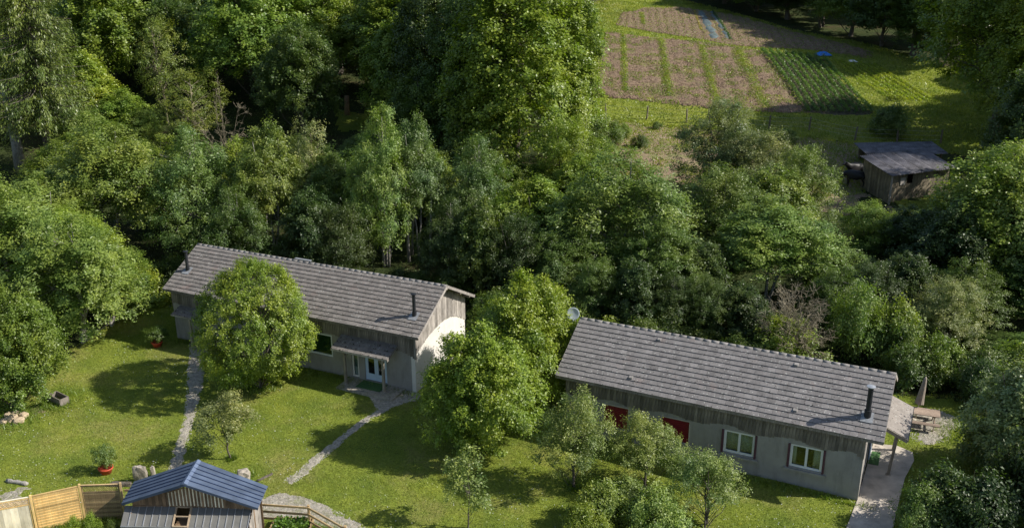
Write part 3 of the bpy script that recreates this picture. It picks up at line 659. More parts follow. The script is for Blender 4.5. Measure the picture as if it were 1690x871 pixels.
BAND = [(405, 72, 232, 'mid'), (500, 74, 222, 'dark'), (590, 76, 246, 'mid'), (618, 73, 262, 'dark'), (705, 73, 236, 'mid'), (765, 75, 232, 'dark'), (835, 73, 252, 'mid'), (895, 74, 262, 'mid'), (960, 70, 262, 'mid')]
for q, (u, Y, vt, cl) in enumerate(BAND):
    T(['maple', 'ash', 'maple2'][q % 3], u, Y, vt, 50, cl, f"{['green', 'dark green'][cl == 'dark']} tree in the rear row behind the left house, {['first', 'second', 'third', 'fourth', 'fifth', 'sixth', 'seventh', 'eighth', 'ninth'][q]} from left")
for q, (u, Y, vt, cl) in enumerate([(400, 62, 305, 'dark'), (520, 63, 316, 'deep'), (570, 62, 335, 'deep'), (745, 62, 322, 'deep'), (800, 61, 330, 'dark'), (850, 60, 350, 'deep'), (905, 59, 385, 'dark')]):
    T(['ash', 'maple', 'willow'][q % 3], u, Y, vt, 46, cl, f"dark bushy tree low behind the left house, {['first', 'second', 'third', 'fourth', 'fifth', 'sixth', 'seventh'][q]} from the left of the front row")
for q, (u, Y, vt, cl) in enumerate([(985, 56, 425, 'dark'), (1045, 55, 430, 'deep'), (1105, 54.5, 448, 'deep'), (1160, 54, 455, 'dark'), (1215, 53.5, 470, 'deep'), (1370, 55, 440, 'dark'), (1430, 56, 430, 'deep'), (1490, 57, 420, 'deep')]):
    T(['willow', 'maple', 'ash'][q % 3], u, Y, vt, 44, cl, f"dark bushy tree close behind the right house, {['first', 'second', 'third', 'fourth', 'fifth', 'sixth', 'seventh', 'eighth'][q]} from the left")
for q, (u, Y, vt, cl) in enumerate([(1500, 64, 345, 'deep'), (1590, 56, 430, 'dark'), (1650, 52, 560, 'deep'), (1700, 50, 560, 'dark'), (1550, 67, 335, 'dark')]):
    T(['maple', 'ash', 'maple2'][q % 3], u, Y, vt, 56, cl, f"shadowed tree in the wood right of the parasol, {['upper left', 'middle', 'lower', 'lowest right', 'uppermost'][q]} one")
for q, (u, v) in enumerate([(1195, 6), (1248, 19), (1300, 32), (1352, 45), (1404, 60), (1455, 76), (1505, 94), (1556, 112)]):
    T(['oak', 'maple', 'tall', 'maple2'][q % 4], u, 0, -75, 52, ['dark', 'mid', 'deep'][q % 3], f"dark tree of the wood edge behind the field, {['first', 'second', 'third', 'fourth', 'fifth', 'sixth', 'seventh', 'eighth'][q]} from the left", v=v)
for q, (u, v, vt, cl, lb) in enumerate([(1505, 632, 575, 'dark', 'dark shrub at the corner of the right house ridge'), (1552, 628, 560, 'mid', 'green shrub right behind the parasol'), (1602, 640, 580, 'dark', 'dark shrub right of the parasol at the wood edge')]):
    T('shrub', u, 0, vt, 36, cl, lb, v=v, name='shrub')
# right lower corner
T('maple2', 1672, 0, 600, 76, 'grey', 'silvery green tree on the right edge beside the gravel patch', v=800)
T('shrub', 1625, 0, 690, 50, 'blue', 'dark blue-green bush right of the concrete terrace', v=770, name='shrub')
T('shrub2', 1690, 0, 740, 70, 'deep', 'deep shaded bush on the lower right edge', v=860, name='shrub')
T('shrub', 1562, 0, 785, 58, 'deep', 'dark bush in the shade right of the terrace end', v=880, name='shrub')
T('shrub2', 1515, 0, 812, 40, 'blue', 'dark bush leaning over the lower end of the terrace', v=890, name='shrub')
T('shrub', 1610, 0, 800, 60, 'deep', 'shadowed bush at the bottom edge near the right corner', v=900, name='shrub')
# trees outside the frame whose shade falls into it
for q, (x, y, h, r_) in enumerate([(27.0, 38.2, 8.5, 2.8), (28.5, 33.6, 9, 3.2)]):
    tree_at(['maple', 'maple2', 'maple'][q], (x, y, float(tz(x, y))), h, r_, 'mid', ['broadleaf tree just outside the right edge beside the terrace', 'broadleaf tree just outside the lower right corner', 'tall broadleaf tree outside the right edge behind the gravel patch'][q])
# dead bush
P = spot(1305, 604); H = height_to(P, 462)
t_ = empty('dead_bush', tuple(P), 0, 'grey-brown leafless bush of tangled twigs behind the right house', 'bush')
link(bpy.data.objects.new('branches', dead_kind(5, H, 62 / pxm(P), 120, 16, r0=.022)), t_)
P = at_depth(372, 86); t_ = empty('dead_bush', tuple(P), 0, 'bare grey tangle of dead branches right of the half-dead trees', 'bush')
link(bpy.data.objects.new('branches', dead_kind(6, height_to(P, 105), 52 / pxm(P), 26, 14, r0=.028)), t_)
# leaning grey trunk under the spruce, and the reddish stub by the clearing
def stem(name, u, v, u2, v2, r0, r1, mat, label, cat='tree', extra=()):
    P = spot(u, v); h = height_to(P, v2); Q = P + [0, 0, h]; dx = (u2 - pix(Q)[0]) / pxm(Q); b = MB()
    pts = [Vector((0, 0, -.3)), Vector((dx * .15, .05, h * .3)), Vector((dx * .6, 0, h * .65)), Vector((dx, .1, h))]
    b.tube(pts, [r0 * 1.3, r0, (r0 + r1) / 2, r1], 9)
    for f, ex, ey, ez in extra: p = pts[1].lerp(pts[3], f); b.tube([p, p + Vector((ex * .5, ey * .5, ez * .6)), p + Vector((ex, ey, ez))], [r1 * .6, r1 * .4, r1 * .15], 6)
    o = b.build(name, mat, None, True); o.location = P; return tag(o, label, cat)
stem('leaning_tree', 34, 276, 6, 140, .42, .3, M['pale_bark'], 'thick leaning grey trunk lit by the sun at the foot of the drooping spruce', extra=((.5, 1.5, -.5, 1.2), (.8, -1.6, 0, 1.0)))
stem('broken_tree', 573, 190, 572, 158, .28, .24, M['shed_board'], 'short reddish trunk standing in the small sunlit clearing')
for q, (u, v, u2, v2, r_, lb) in enumerate([(634, 440, 626, 300, .10, 'pale slender trunk rising behind the left house, left one of the close pair'), (642, 440, 648, 300, .08, 'pale slender trunk rising behind the left house, right one of the close pair'), (675, 432, 668, 290, .11, 'pale trunk forking low behind the right chimney of the left house'), (680, 420, 690, 290, .09, 'pale stem crossing behind the forked trunk'), (710, 430, 712, 320, .09, 'thin grey trunk right of the forked pale trunk'), (486, 400, 476, 300, .07, 'thin grey trunk behind the garden tree in front of the left house'), (441, 390, 440, 300, .06, 'thinnest grey trunk at the left of the row behind the left house'), (1228, 545, 1236, 515, .05, 'thin leaning stem in the shade behind the right house')]):
    stem('bare_stem', u, v, u2, v2, r_, r_ * .6, M['pale_bark'], lb)
# wood filling
KEEP = [[(930, 200), (945, 130), (985, 70), (960, -40), (1160, -40), (1200, 8), (1500, 40), (1500, 120), (1540, 130), (1580, 240), (1580, 345), (1400, 345), (1380, 300), (1380, 235), (1235, 213), (1130, 216), (1120, 252), (1060, 262), (960, 232)],
        [(548, 165), (612, 175), (612, 225), (556, 222)], [(-200, 640), (210, 560), (240, 440), (330, 395), (790, 470), (830, 560), (950, 520), (1490, 610), (1600, 640), (1700, 900), (-200, 900)]]
FILL = []
for gy_ in np.arange(61, 186, 7.5):
    for gx_ in np.arange(-75, 92, 8 if gy_ < 110 else 10):
        x = gx_ + rnd.uniform(-2.6, 2.6); y = gy_ + rnd.uniform(-2.2, 2.2)
        big = y > 84; Rr = rnd.uniform(3.6, 5.2) if big else rnd.uniform(2.4, 3.3); H = rnd.uniform(10, 15) if big else rnd.uniform(6.5, 9)
        P = np.array([x, y, float(tz(x, y))]); u, v = pix(P)
        if u < -260 or u > 1950: continue
        if any((x - a) ** 2 + (y - b_) ** 2 < (.55 * (Rr + c)) ** 2 for a, b_, c in ALL): continue
        ok = True; pm = pxm(P) * Rr
        for f in np.linspace(0, 1.0, 9):
            uu, vv = pix(P + [0, 0, H * f])
            for du in (-.9, 0, .9):
                if y < 86 and -10 < uu + du * pm < 62 and 130 < vv < 270: ok = False
                if y < 99 and 235 < uu + du * pm < 430 and 20 < vv < 215: ok = False
                for pl in KEEP:
                    if in_poly(np.array([uu + du * pm]), np.array([vv]), pl)[0]: ok = False
        if not ok or shades_lit(P, H, Rr): continue
        ALL.append((x, y, Rr)); FILL.append((x, y, H, Rr, big, v))
def wood_label(kd, cl, x, y):
    u = pix(np.array([x, y, float(tz(x, y)) + 4]))[0]
    zone = ['beyond the left edge', 'at the far left', 'left of the dead trees', 'above the left house', 'left of the clearing', 'right of the clearing', 'behind the tallest tree', 'left of the field', 'behind the field', 'above the right house', 'right of the cattle shed', 'at the far right', 'beyond the right edge'][int(min(12, max(0, (u + 150) // 150)))]
    row = ['lowest in the wood', 'low in the wood', 'halfway up', 'high up', 'near the top', 'topmost'][int(min(5, max(0, (y - 60) // 18)))]
    return f"{dict(mid='green', dark='dark green', yellow='yellow-green', pale='pale green', olive='olive-green')[cl]} {dict(oak='round-crowned', maple='egg-shaped', maple2='spreading', tall='columnar', ash='leafy', ash2='two-stemmed', willow='feathery')[kd]} tree {row}, {zone}"
for x, y, H, Rr, big, v in FILL:
    kd = rnd.choice(['oak', 'maple', 'maple2', 'tall']) if big else rnd.choice(['ash', 'ash2', 'maple', 'willow'])
    front = y < 84; cl = rnd.choice(['mid', 'dark', 'mid', 'yellow', 'pale', 'olive'])
    tree_at(kd, (x, y, float(tz(x, y))), H, Rr, cl, wood_label(kd, cl, x, y), group='trees of the lower wood' if front else 'trees of the upper wood')
print('fill trees', len(FILL))
# undergrowth
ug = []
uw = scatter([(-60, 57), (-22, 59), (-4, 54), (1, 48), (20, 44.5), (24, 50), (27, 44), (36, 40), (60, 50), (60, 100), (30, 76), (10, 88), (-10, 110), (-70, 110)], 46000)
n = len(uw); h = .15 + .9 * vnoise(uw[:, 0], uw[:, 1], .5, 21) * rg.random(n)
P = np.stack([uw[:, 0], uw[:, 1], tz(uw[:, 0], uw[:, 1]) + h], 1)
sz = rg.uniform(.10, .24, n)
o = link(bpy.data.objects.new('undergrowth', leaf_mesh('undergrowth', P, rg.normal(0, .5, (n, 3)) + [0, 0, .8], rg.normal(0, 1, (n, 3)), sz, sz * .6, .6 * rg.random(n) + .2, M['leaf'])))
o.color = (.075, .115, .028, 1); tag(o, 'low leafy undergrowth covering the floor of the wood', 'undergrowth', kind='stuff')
SHR = []
for q in range(70):
    u = rnd.uniform(-20, 1700); Y = rnd.uniform(55, 64) if u < 800 else rnd.uniform(50, 60) if u < 1500 else rnd.uniform(46, 60)
    P = at_depth(u, Y); uu, vv = pix(P)
    if any(in_poly(np.array([P[0]]), np.array([P[1]]), LAWN)) or any((P[0] - a) ** 2 + (P[1] - b_) ** 2 < 1.2 for a, b_ in SHR): continue
    ra = [(-22, 54), (-4, 47), (3, 44), (17, 37)]
    SHR.append((P[0], P[1]))
    tree_at(rnd.choice(['shrub', 'shrub2']), tuple(P), rnd.uniform(1.5, 2.6), rnd.uniform(1.1, 1.9), rnd.choice(['dark', 'mid', 'dark', 'deep']), f"{['dark', 'green'][q % 2]} shrub at the foot of the wood {['by the left edge', 'left of the left house', 'behind the left chimney', 'behind the ridge of the left house', 'behind the right chimney of the left house', 'above the bright pair of garden trees', 'behind the left end of the right house', 'behind the middle of the right house', 'by the dead bush', 'beyond the parasol', 'by the right edge'][int(min(10, max(0, u // 155)))]}", name='shrub', cat='shrub', group='shrubs along the foot of the wood')
# broom bushes on the pasture
for q, (u, v, vt, hw, lb) in enumerate([(955, 225, 180, 26, 'large'), (985, 240, 194, 24, 'second largest'), (1012, 238, 204, 18, 'middle'), (1030, 226, 206, 12, 'small upright'), (1056, 244, 224, 13, 'low dark'), (1084, 214, 202, 8, 'tiny round'), (1128, 228, 214, 9, 'small isolated'), (1295, 240, 216, 20, 'shaded'), (965, 255, 215, 26, 'lower left'), (995, 262, 228, 20, 'lowest')]):
    T('shrub2', u, 0, vt, hw, 'mid' if q < 4 else 'dark', f'{lb} green broom bush on the brown pasture below the field fence', v=v, name='broom_bush', cat='bush')
# ================================================================== houses
# local frame of a house: x runs along the ridge (0 = right end seen from the camera, growing to the left), y towards the wood, z up
HW, HH, HE = 3.345, 1.796, 3.411
def house(name, x, y, z, yaw, label):
    e = empty(name, (x, y, z), 0, label, 'house')
    a = Vector((-math.cos(yaw), math.sin(yaw), 0)); n_ = Vector((math.sin(yaw), math.cos(yaw), 0))
    e.matrix_world = Matrix(((a.x, n_.x, 0, x), (a.y, n_.y, 0, y), (0, 0, 1, z), (0, 0, 0, 1)))
    return e
# a mirrored frame would turn faces inside out, so the frame is right-handed: x to the RIGHT, y to the wood
def house(name, x, y, z, yaw, label):
    return empty(name, (x, y, z), -yaw, label, 'house')
# s (metres from the right end) -> local x = -s
SL = math.hypot(HW, HH)
def slope_M(side):
    """columns: along x, up the slope, outward normal; side -1 front, +1 back"""
    ux = Vector((1, 0, 0)); up = Vector((0, -side * HW, HH)).normalized(); nn = ux.cross(up)
    if nn.z < 0: ux = -ux; nn = ux.cross(up)
    return Matrix((ux, up, nn)).transposed()
def wall_boxes(b, x0, x1, z0, z1, y0, y1, holes):
    xs = sorted({x0, x1, *[h[0] for h in holes], *[h[1] for h in holes]})
    for xa, xb in zip(xs[:-1], xs[1:]):
        hs = [h for h in holes if h[0] <= xa + 1e-6 and h[1] >= xb - 1e-6]; zc = z0
        for h in sorted(hs, key=lambda q: q[2]):
            if h[2] > zc + 1e-4: b.box(((xa + xb) / 2, (y0 + y1) / 2, (zc + h[2]) / 2), (xb - xa, y1 - y0, h[2] - zc))
            zc = h[3]
        if z1 > zc: b.box(((xa + xb) / 2, (y0 + y1) / 2, (zc + z1) / 2), (xb - xa, y1 - y0, z1 - zc))
def tiled_roof(root, L, mat, n_col, n_row, seed, moss=0, prefer=None):
    """front slope: the 300 tiles that show largest are parts, the others one mesh; back slope one mesh"""
    g = random.Random(seed); wd = L / n_col; gauge = SL / n_row; Mf = slope_M(-1); o_ridge = Vector((0, 0, HE + HH))
    up = Mf.col[1].copy(); ux = Vector((1, 0, 0)); nn = Mf.col[2].copy()
    if Mf.col[0].x < 0: Mf = Matrix((-Mf.col[0], Mf.col[1], Mf.col[2])).transposed() if False else Mf
    base = MB(); base.box((0, 0, 0), (wd - .008, gauge + .07, .020))
    tiles = []
    for r in range(n_row):
        for c in range(n_col + 1):
            off = .5 if r % 2 else 0
            x0 = -L + (c - off) * wd; x1 = x0 + wd; x0 = max(x0, -L); x1 = min(x1, 0)
            if x1 - x0 < .05: continue
            d = SL - (r + .5) * gauge        # r = 0 is the eave course
            tiles.append((r, (x0 + x1) / 2, x1 - x0, d))
    def place(r, xc, w_, d, jit=True):
        p = o_ridge - up * d + nn * (.034 + (g.uniform(-.004, .004) if jit else 0)) + Vector((xc, 0, 0))
        tilt = Matrix.Rotation(-.13 + g.uniform(-.010, .010), 3, 'X') @ Matrix.Rotation(g.uniform(-.010, .010), 3, 'Z')
        Mx = Matrix((Vector((1, 0, 0)), up, Vector((1, 0, 0)).cross(up))).transposed()
        return p, Mx @ tilt
    full = [q for q in tiles if abs(q[2] - wd) < .01]
    full.sort(key=(prefer or (lambda q: (q[0], -q[1]))))
    single = set(id(q) for q in full[:300])
    me = None; rest = MB(); tones = []
    meshes = []
    for k in range(6):
        t_ = MB(); t_.box((0, 0, 0), (wd - .006, gauge + .05, .042)); o = t_.build('tile', mat, None, bevel=.004); mm = o.data
        at = mm.attributes.new('tone', 'FLOAT', 'FACE'); at.data.foreach_set('value', [[.08, .3, .45, .6, .75, .95][k]] * len(mm.polygons)); meshes.append(mm); bpy.data.objects.remove(o)
    for q in tiles:
        p, Mx = place(*q)
        if id(q) in single:
            o = bpy.data.objects.new('tile', meshes[g.randrange(6)]); link(o, root)
            if g.random() < .05: Mx = Mx @ Matrix.Rotation(g.uniform(-.05, .05), 3, 'Z'); p = p - up * g.uniform(0, .03)
            o.matrix_local = Matrix.Translation(p) @ Mx.to_4x4()
        else:
            if g.random() < .04: Mx = Mx @ Matrix.Rotation(g.uniform(-.05, .05), 3, 'Z'); p = p - up * g.uniform(0, .03)
            rest.box(p, (q[2] - .006, gauge + .05, .042), Mx); tones += [g.random()] * 6
    o = rest.build('roof_tiles', mat, root); at = o.data.attributes.new('tone', 'FLOAT', 'FACE'); at.data.foreach_set('value', tones); o['kind'] = 'stuff'
    # back slope
    bk = MB(); upb = Vector((0, -HW, HH)).normalized()
    Mb = Matrix((Vector((-1, 0, 0)), upb, Vector((-1, 0, 0)).cross(upb))).transposed(); tones = []
    for r in range(n_row):
        for c in range(n_col):
            d = SL - (r + .5) * gauge; tl = Matrix.Rotation(-.105 + g.uniform(-.01, .01), 3, 'X')
            bk.box(Vector((-L + (c + .5) * wd, 0, HE + HH)) - upb * d + Mb.col[2] * .034, (wd - .006, gauge + .05, .042), Mb @ tl); tones += [g.random()] * 6
    o = bk.build('back_roof_tiles', mat, root); at = o.data.attributes.new('tone', 'FLOAT', 'FACE'); at.data.foreach_set('value', tones); o['kind'] = 'stuff'
    # roof deck under the tiles, with eave boards
    dk = MB()
    for sgn in (-1, 1):
        dk.add([(-L + .02, 0, HE + HH), (-.02, 0, HE + HH), (-.02, sgn * HW, HE), (-L + .02, sgn * HW, HE), (-L + .02, 0, HE + HH - .07), (-.02, 0, HE + HH - .07), (-.02, sgn * HW, HE - .07), (-L + .02, sgn * HW, HE - .07)],
               [(0, 1, 2, 3), (7, 6, 5, 4), (0, 3, 7, 4), (1, 5, 6, 2), (3, 2, 6, 7)])
    dk.build('roof_deck', M['post'], root)
    for sgn in (-1, 1):
        MB().box((-L / 2, sgn * (HW + .015), HE - .05), (L - .02, .024, .12)).build('eave_board', M['board'], root)
    for xx in (-L + .0, .0):
        for sgn in (-1, 1):
            MB().bar((xx, 0, HE + HH - .03), (xx, sgn * HW, HE - .03), .024, .15).build('barge_board', M['board_pale'], root)
    # ridge tiles, each a part
    nr = int(L / .40); me = None
    for k in range(nr):
        xc = -L + (k + .5) * L / nr
        if me is None:
            t_ = MB(); n_ = 8; rad = .10; ln = L / nr * 1.03; vs = []; fs = []
            for e_, rr in ((-ln / 2, rad * 1.01), (ln / 2, rad)):
                for i in range(n_ + 1):
                    an = math.pi * (i / n_); vs.append((e_, math.cos(an) * rr, math.sin(an) * rr * .85))
                for i in range(n_ + 1):
                    an = math.pi * (i / n_); vs.append((e_, math.cos(an) * rr * .82, math.sin(an) * rr * .85 - .022))
            m1 = n_ + 1
            for i in range(n_):
                fs += [(i, i + 1, 2 * m1 + i + 1, 2 * m1 + i), (m1 + i + 1, m1 + i, 3 * m1 + i, 3 * m1 + i + 1), (i + 1, i, m1 + i, m1 + i + 1), (2 * m1 + i, 2 * m1 + i + 1, 3 * m1 + i + 1, 3 * m1 + i)]
            t_.add(vs, fs); o = t_.build('ridge_tile', M['ridgetile'], root, True); me = o.data
        else: o = link(bpy.data.objects.new('ridge_tile', me), root)
        o.location = (xc, g.uniform(-.004, .004), HE + HH - .005 + g.uniform(-.004, .004)); o.rotation_euler = (g.uniform(-.02, .02), g.uniform(-.010, .010), g.uniform(-.012, .012))
    # moss cushions in the joints
    if moss:
        ms_ = MB()
        for k in range(moss):
            r = g.randrange(n_row); c = g.randrange(n_col); x = -L + (c - (.5 if r % 2 else 0)) * wd + g.uniform(-.03, .03); d = SL - r * gauge - g.uniform(-.02, .03)
            if x < -L + .05: continue
            p = o_ridge - up * d + nn * .055 + Vector((x, 0, 0)); s = g.uniform(.018, .05)
            ms_.add([p + Vector((s * 1.2, 0, 0)), p + up * s, p - Vector((s * 1.2, 0, 0)), p - up * s, p + nn * s * .8, p - nn * .03], [(0, 1, 4), (1, 2, 4), (2, 3, 4), (3, 0, 4)])
        ms_.build('moss', M['moss'], root)['kind'] = 'stuff'
M['moss'] = simple('moss', (.035, .034, .022), .95, .5, 20)
def window(root, s0, s1, z0, z1, y, curtain=True, tint='curtain', leaves=2, frame='white', jamb=True, cw=(.0, .3)):
    """framed window standing in a wall opening; y is the outer wall face"""
    x0, x1 = -s1, -s0; yf = y + .10; b = MB(); fw = .055
    for c, d in ((((x0 + x1) / 2, yf, z0 + fw / 2), (x1 - x0, .07, fw)), (((x0 + x1) / 2, yf, z1 - fw / 2), (x1 - x0, .07, fw)), ((x0 + fw / 2, yf, (z0 + z1) / 2), (fw, .07, z1 - z0 - 2 * fw)), ((x1 - fw / 2, yf, (z0 + z1) / 2), (fw, .07, z1 - z0 - 2 * fw))): b.box(c, d)
    wn = b.build('window', M[frame], root)
    wl = (x1 - x0 - 2 * fw) / leaves
    for k in range(leaves):
        a = x0 + fw + k * wl; b2 = a + wl; c = .05; bb = MB()
        bb.box(((a + b2) / 2, yf - .012, z0 + fw + c / 2), (wl - .006, .06, c)); bb.box(((a + b2) / 2, yf - .012, z1 - fw - c / 2), (wl - .006, .06, c))
        bb.box((a + c / 2 + .003, yf - .012, (z0 + z1) / 2), (c, .06, z1 - z0 - 2 * fw - 2 * c)); bb.box((b2 - c / 2 - .003, yf - .012, (z0 + z1) / 2), (c, .06, z1 - z0 - 2 * fw - 2 * c))
        bb.build('frame', M[frame], wn)
        MB().box(((a + b2) / 2, yf, (z0 + z1) / 2), (wl - 2 * c, .008, z1 - z0 - 2 * fw - 2 * c)).build('pane', M['glass'], wn)
    if curtain:
        for (ca, cb) in curtain:
            cu = MB(); n_ = max(6, int((cb - ca) / .05)); vs = []; fs = []
            for i in range(n_ + 1):
                xx = -ca - (cb - ca) * i / n_; yy = y + .26 + .02 * math.sin(i * 1.9)
                vs += [(xx, yy, z0 - .05), (xx, yy, z1 + .05)]
            fs = [(2 * i, 2 * i + 2, 2 * i + 3, 2 * i + 1) for i in range(n_)]
            cu.add(vs, fs); o = cu.build('curtain', M[tint], wn, True); md = o.modifiers.new('s', 'SOLIDIFY'); md.thickness = .004
    return wn
def boards(root, s0, s1, ztop, zbot, y, wd, mat, seed, front=True, th=.024):
    """vertical boards on a long wall, each its own part"""
    g = random.Random(seed); s = s0
    while s < s1 - .02:
        w_ = min(wd * g.uniform(.85, 1.15), s1 - s); c = s + w_ / 2; zb = zbot(c) + g.uniform(-.03, .03)
        o = MB().box((0, 0, 0), (w_ - .012, th, ztop - zb)).build('board', mat, root); o.location = (-c, y - th / 2 - g.uniform(0, .012), (ztop + zb) / 2); s += w_
def gable_boards(root, x, side, zbot, y0, y1, wd, mat, seed, th=.024):
    g = random.Random(seed); y = y0
    while y < y1 - .02:
        w_ = min(wd * g.uniform(.8, 1.2), y1 - y); a, b_ = y + .005, y + w_ - .005; zt = lambda q: HE + HH * (1 - abs(q) / HW) - .09
        zb = zbot((a + b_) / 2) + g.uniform(-.02, .02); xo = x + side * g.uniform(0, .012); xi, xe = xo, xo + side * th
        vs = [(X_, Y_, Z_) for X_ in (xi, xe) for Y_, Z_ in ((a, zb), (b_, zb), (b_, zt(b_)), (a, zt(a)))]
        fs = [(0, 1, 2, 3), (7, 6, 5, 4), (0, 4, 5, 1), (1, 5, 6, 2), (2, 6, 7, 3), (3, 7, 4, 0)]
        if side < 0: fs = [f[::-1] for f in fs]
        MB().add(vs, fs).build('board', mat, root); y += w_
def shell(root, L, g0, g1, m_front, m_gable, holes_f, holes_g=()):
    """rendered walls; g0, g1 = gable overhangs on the right and left"""
    yf = -(HW - .404); yb = HW - .404; x1, x0 = -g0, -(L - g1); t_ = .24; zt = HE - .12
    b = MB(); wall_boxes(b, x0, x1, -.6, zt, yf, yf + t_, [(-s1, -s0, a, c) for s0, s1, a, c in holes_f]); b.build('front_wall', M[m_front], root)
    b = MB(); wall_boxes(b, x0, x1, -.6, zt, yb - t_, yb, []); b.build('back_wall', M[m_front], root)
    for xx, side, mm in ((x1, 1, m_gable), (x0, -1, m_front)):
        b = MB(); xa, xb = (xx - t_, xx + .004) if side > 0 else (xx - .004, xx + t_); ya, yb_ = yf + .002 if side < 0 else yf - .003, yb + .003
        pr = [(ya, -.6), (yb_, -.6), (yb_, zt), (0, HE + HH - .14), (ya, zt)]
        vs = [(xa, p[0], p[1]) for p in pr] + [(xb, p[0], p[1]) for p in pr]
        b.add(vs, [(4, 3, 2, 1, 0), (5, 6, 7, 8, 9)] + [(i, (i + 1) % 5, 5 + (i + 1) % 5, 5 + i) for i in range(5)]); b.build('gable_wall', M[mm], root)
    # plain room behind the openings
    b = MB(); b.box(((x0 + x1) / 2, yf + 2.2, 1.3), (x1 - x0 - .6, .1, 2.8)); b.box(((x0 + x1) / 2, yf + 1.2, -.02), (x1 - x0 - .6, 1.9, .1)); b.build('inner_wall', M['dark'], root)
    return yf, yb
def flue(root, s, yy, h, r=.085, base=.24, cap='metal'):
    zr = HE + HH * (1 - abs(yy) / HW) + .04; c = MB()
    c.tube([(-s, yy, zr - .1), (-s, yy, zr + base), (-s, yy, zr + base + .001), (-s, yy, zr + h)], [r * 1.35, r * 1.35, r, r], 16)
    f = c.build('chimney', M['metal_dark'], root, False)
    k = MB(); k.tube([(-s, yy, zr + h + .05), (-s, yy, zr + h + .09), (-s, yy, zr + h + .12)], [r * 1.7, r * 1.7, r * .6], 16)
    for a in (0, 2.1, 4.2): k.bar((-s + math.cos(a) * r * .8, yy + math.sin(a) * r * .8, zr + h - .02), (-s + math.cos(a) * r * .8, yy + math.sin(a) * r * .8, zr + h + .06), .012, .012)
    k.build('cowl', M[cap], f)
    Mf = slope_M(-1); MB().box((-s, yy - .06, zr + .015), (.52, .58, .014), Matrix((Vector((1, 0, 0)), Vector((0, HW, HH)).normalized(), Vector((1, 0, 0)).cross(Vector((0, HW, HH)).normalized()))).transposed()).build('flashing', M['flash'], f)
M['flash'] = simple('lead_flashing', (.26, .27, .28), .6, .3, 9)
def vent_tile(root, s, yy):
    z = HE + HH * (1 - abs(yy) / HW) + .06; b = MB(); b.add([(-s - .1, yy - .10, z - .06), (-s + .1, yy - .10, z - .06), (-s + .1, yy + .12, z + .07), (-s - .1, yy + .12, z + .07), (-s - .08, yy - .10, z + .05), (-s + .08, yy - .10, z + .05)], [(0, 1, 5, 4), (4, 5, 2, 3), (1, 2, 5), (0, 4, 3), (0, 3, 2, 1)])
    b.build('vent_tile', M['ridgetile'], root)
# ------------------------------------------------------------------ right house
LB = 15.52
B = house('right_house', 17.5902, 40.0067, 0, .4438, 'long low right house with tiled roof, two crimson shutters and two white windows')
tiled_roof(B, LB, M['tileB'], 43, 13, 5, moss=170, prefer=lambda q: (q[0] > 7, -q[1]))
yfB, ybB = shell(B, LB, .764, .45, 'render', 'render', [(2.46, 3.92, 1.02, 2.2), (5.55, 7.0, 1.02, 2.2), (8.69, 10.04, 1.0, 2.18), (11.77, 13.05, 1.0, 2.18)])
def scal(s):
    z = 2.36 + .11 * math.cos((s - 6.9) * 2 * math.pi / 2.9)
    return z - max(0, 1.5 - s) ** 2 * .55
boards(B, .74, LB - .43, HE - .13, scal, yfB, .155, M['board'], 31)
gable_boards(B, -.764 + .006, 1, lambda y: 2.1 + .85 * max(0, 1 - (y / 3.1) ** 2), yfB - .02, ybB, .17, M['board_pale'], 32)
gable_boards(B, -(LB - .45) - .006, -1, lambda y: 2.3, yfB - .02, ybB, .17, M['board'], 33)
for s0, s1, cur, tn in ((2.46, 3.92, [(2.5, 2.9), (3.66, 3.9)], 'curtain'), (5.55, 7.0, [(5.58, 6.98)], 'teal_curtain')):
    w_ = window(B, s0, s1, 1.02, 2.2, yfB, cur, tn)
    for xx in (-s1 - .055, -s0 + .055): MB().box((xx, yfB - .025, 1.60), (.10, .045, 1.22)).build('shutter_jamb', M['maroon'], w_)
    MB().box((-(s0 + s1) / 2, yfB - .04, .90), (s1 - s0 + .42, .12, .10)).build('window_sill', M['render'], w_)
for s0, s1 in ((8.69, 10.04), (11.77, 13.05)):
    fr = MB()
    for c, d in (((-(s0 + s1) / 2, yfB - .012, 2.205), (s1 - s0 + .1, .03, .05)), ((-s0 + .025, yfB - .012, 1.59), (.05, .03, 1.18)), ((-s1 - .025, yfB - .012, 1.59), (.05, .03, 1.18))): fr.box(c, d)
    f = fr.build('window_surround', M['concrete'], B); sh = MB()
    for k in range(24): sh.box((-(s0 + s1) / 2, yfB + .035 + .006 * (k % 2), 1.0 + (k + .5) * 1.18 / 24), (s1 - s0, .02, 1.18 / 24 - .006))
    sh.box((-(s0 + s1) / 2, yfB + .075, 1.59), (s1 - s0, .02, 1.18)); sh.build('roller_shutter', M['red'], f)
    MB().box((-(s0 + s1) / 2, yfB - .04, .93), (s1 - s0 + .3, .12, .09)).build('window_sill', M['render'], f)
flue(B, .86, -2.33, 1.42, .115, .34)
for s, yy in ((11.1, -.46), (11.78, -2.74), (4.38, -.49), (3.92, -2.73)): vent_tile(B, s, yy)
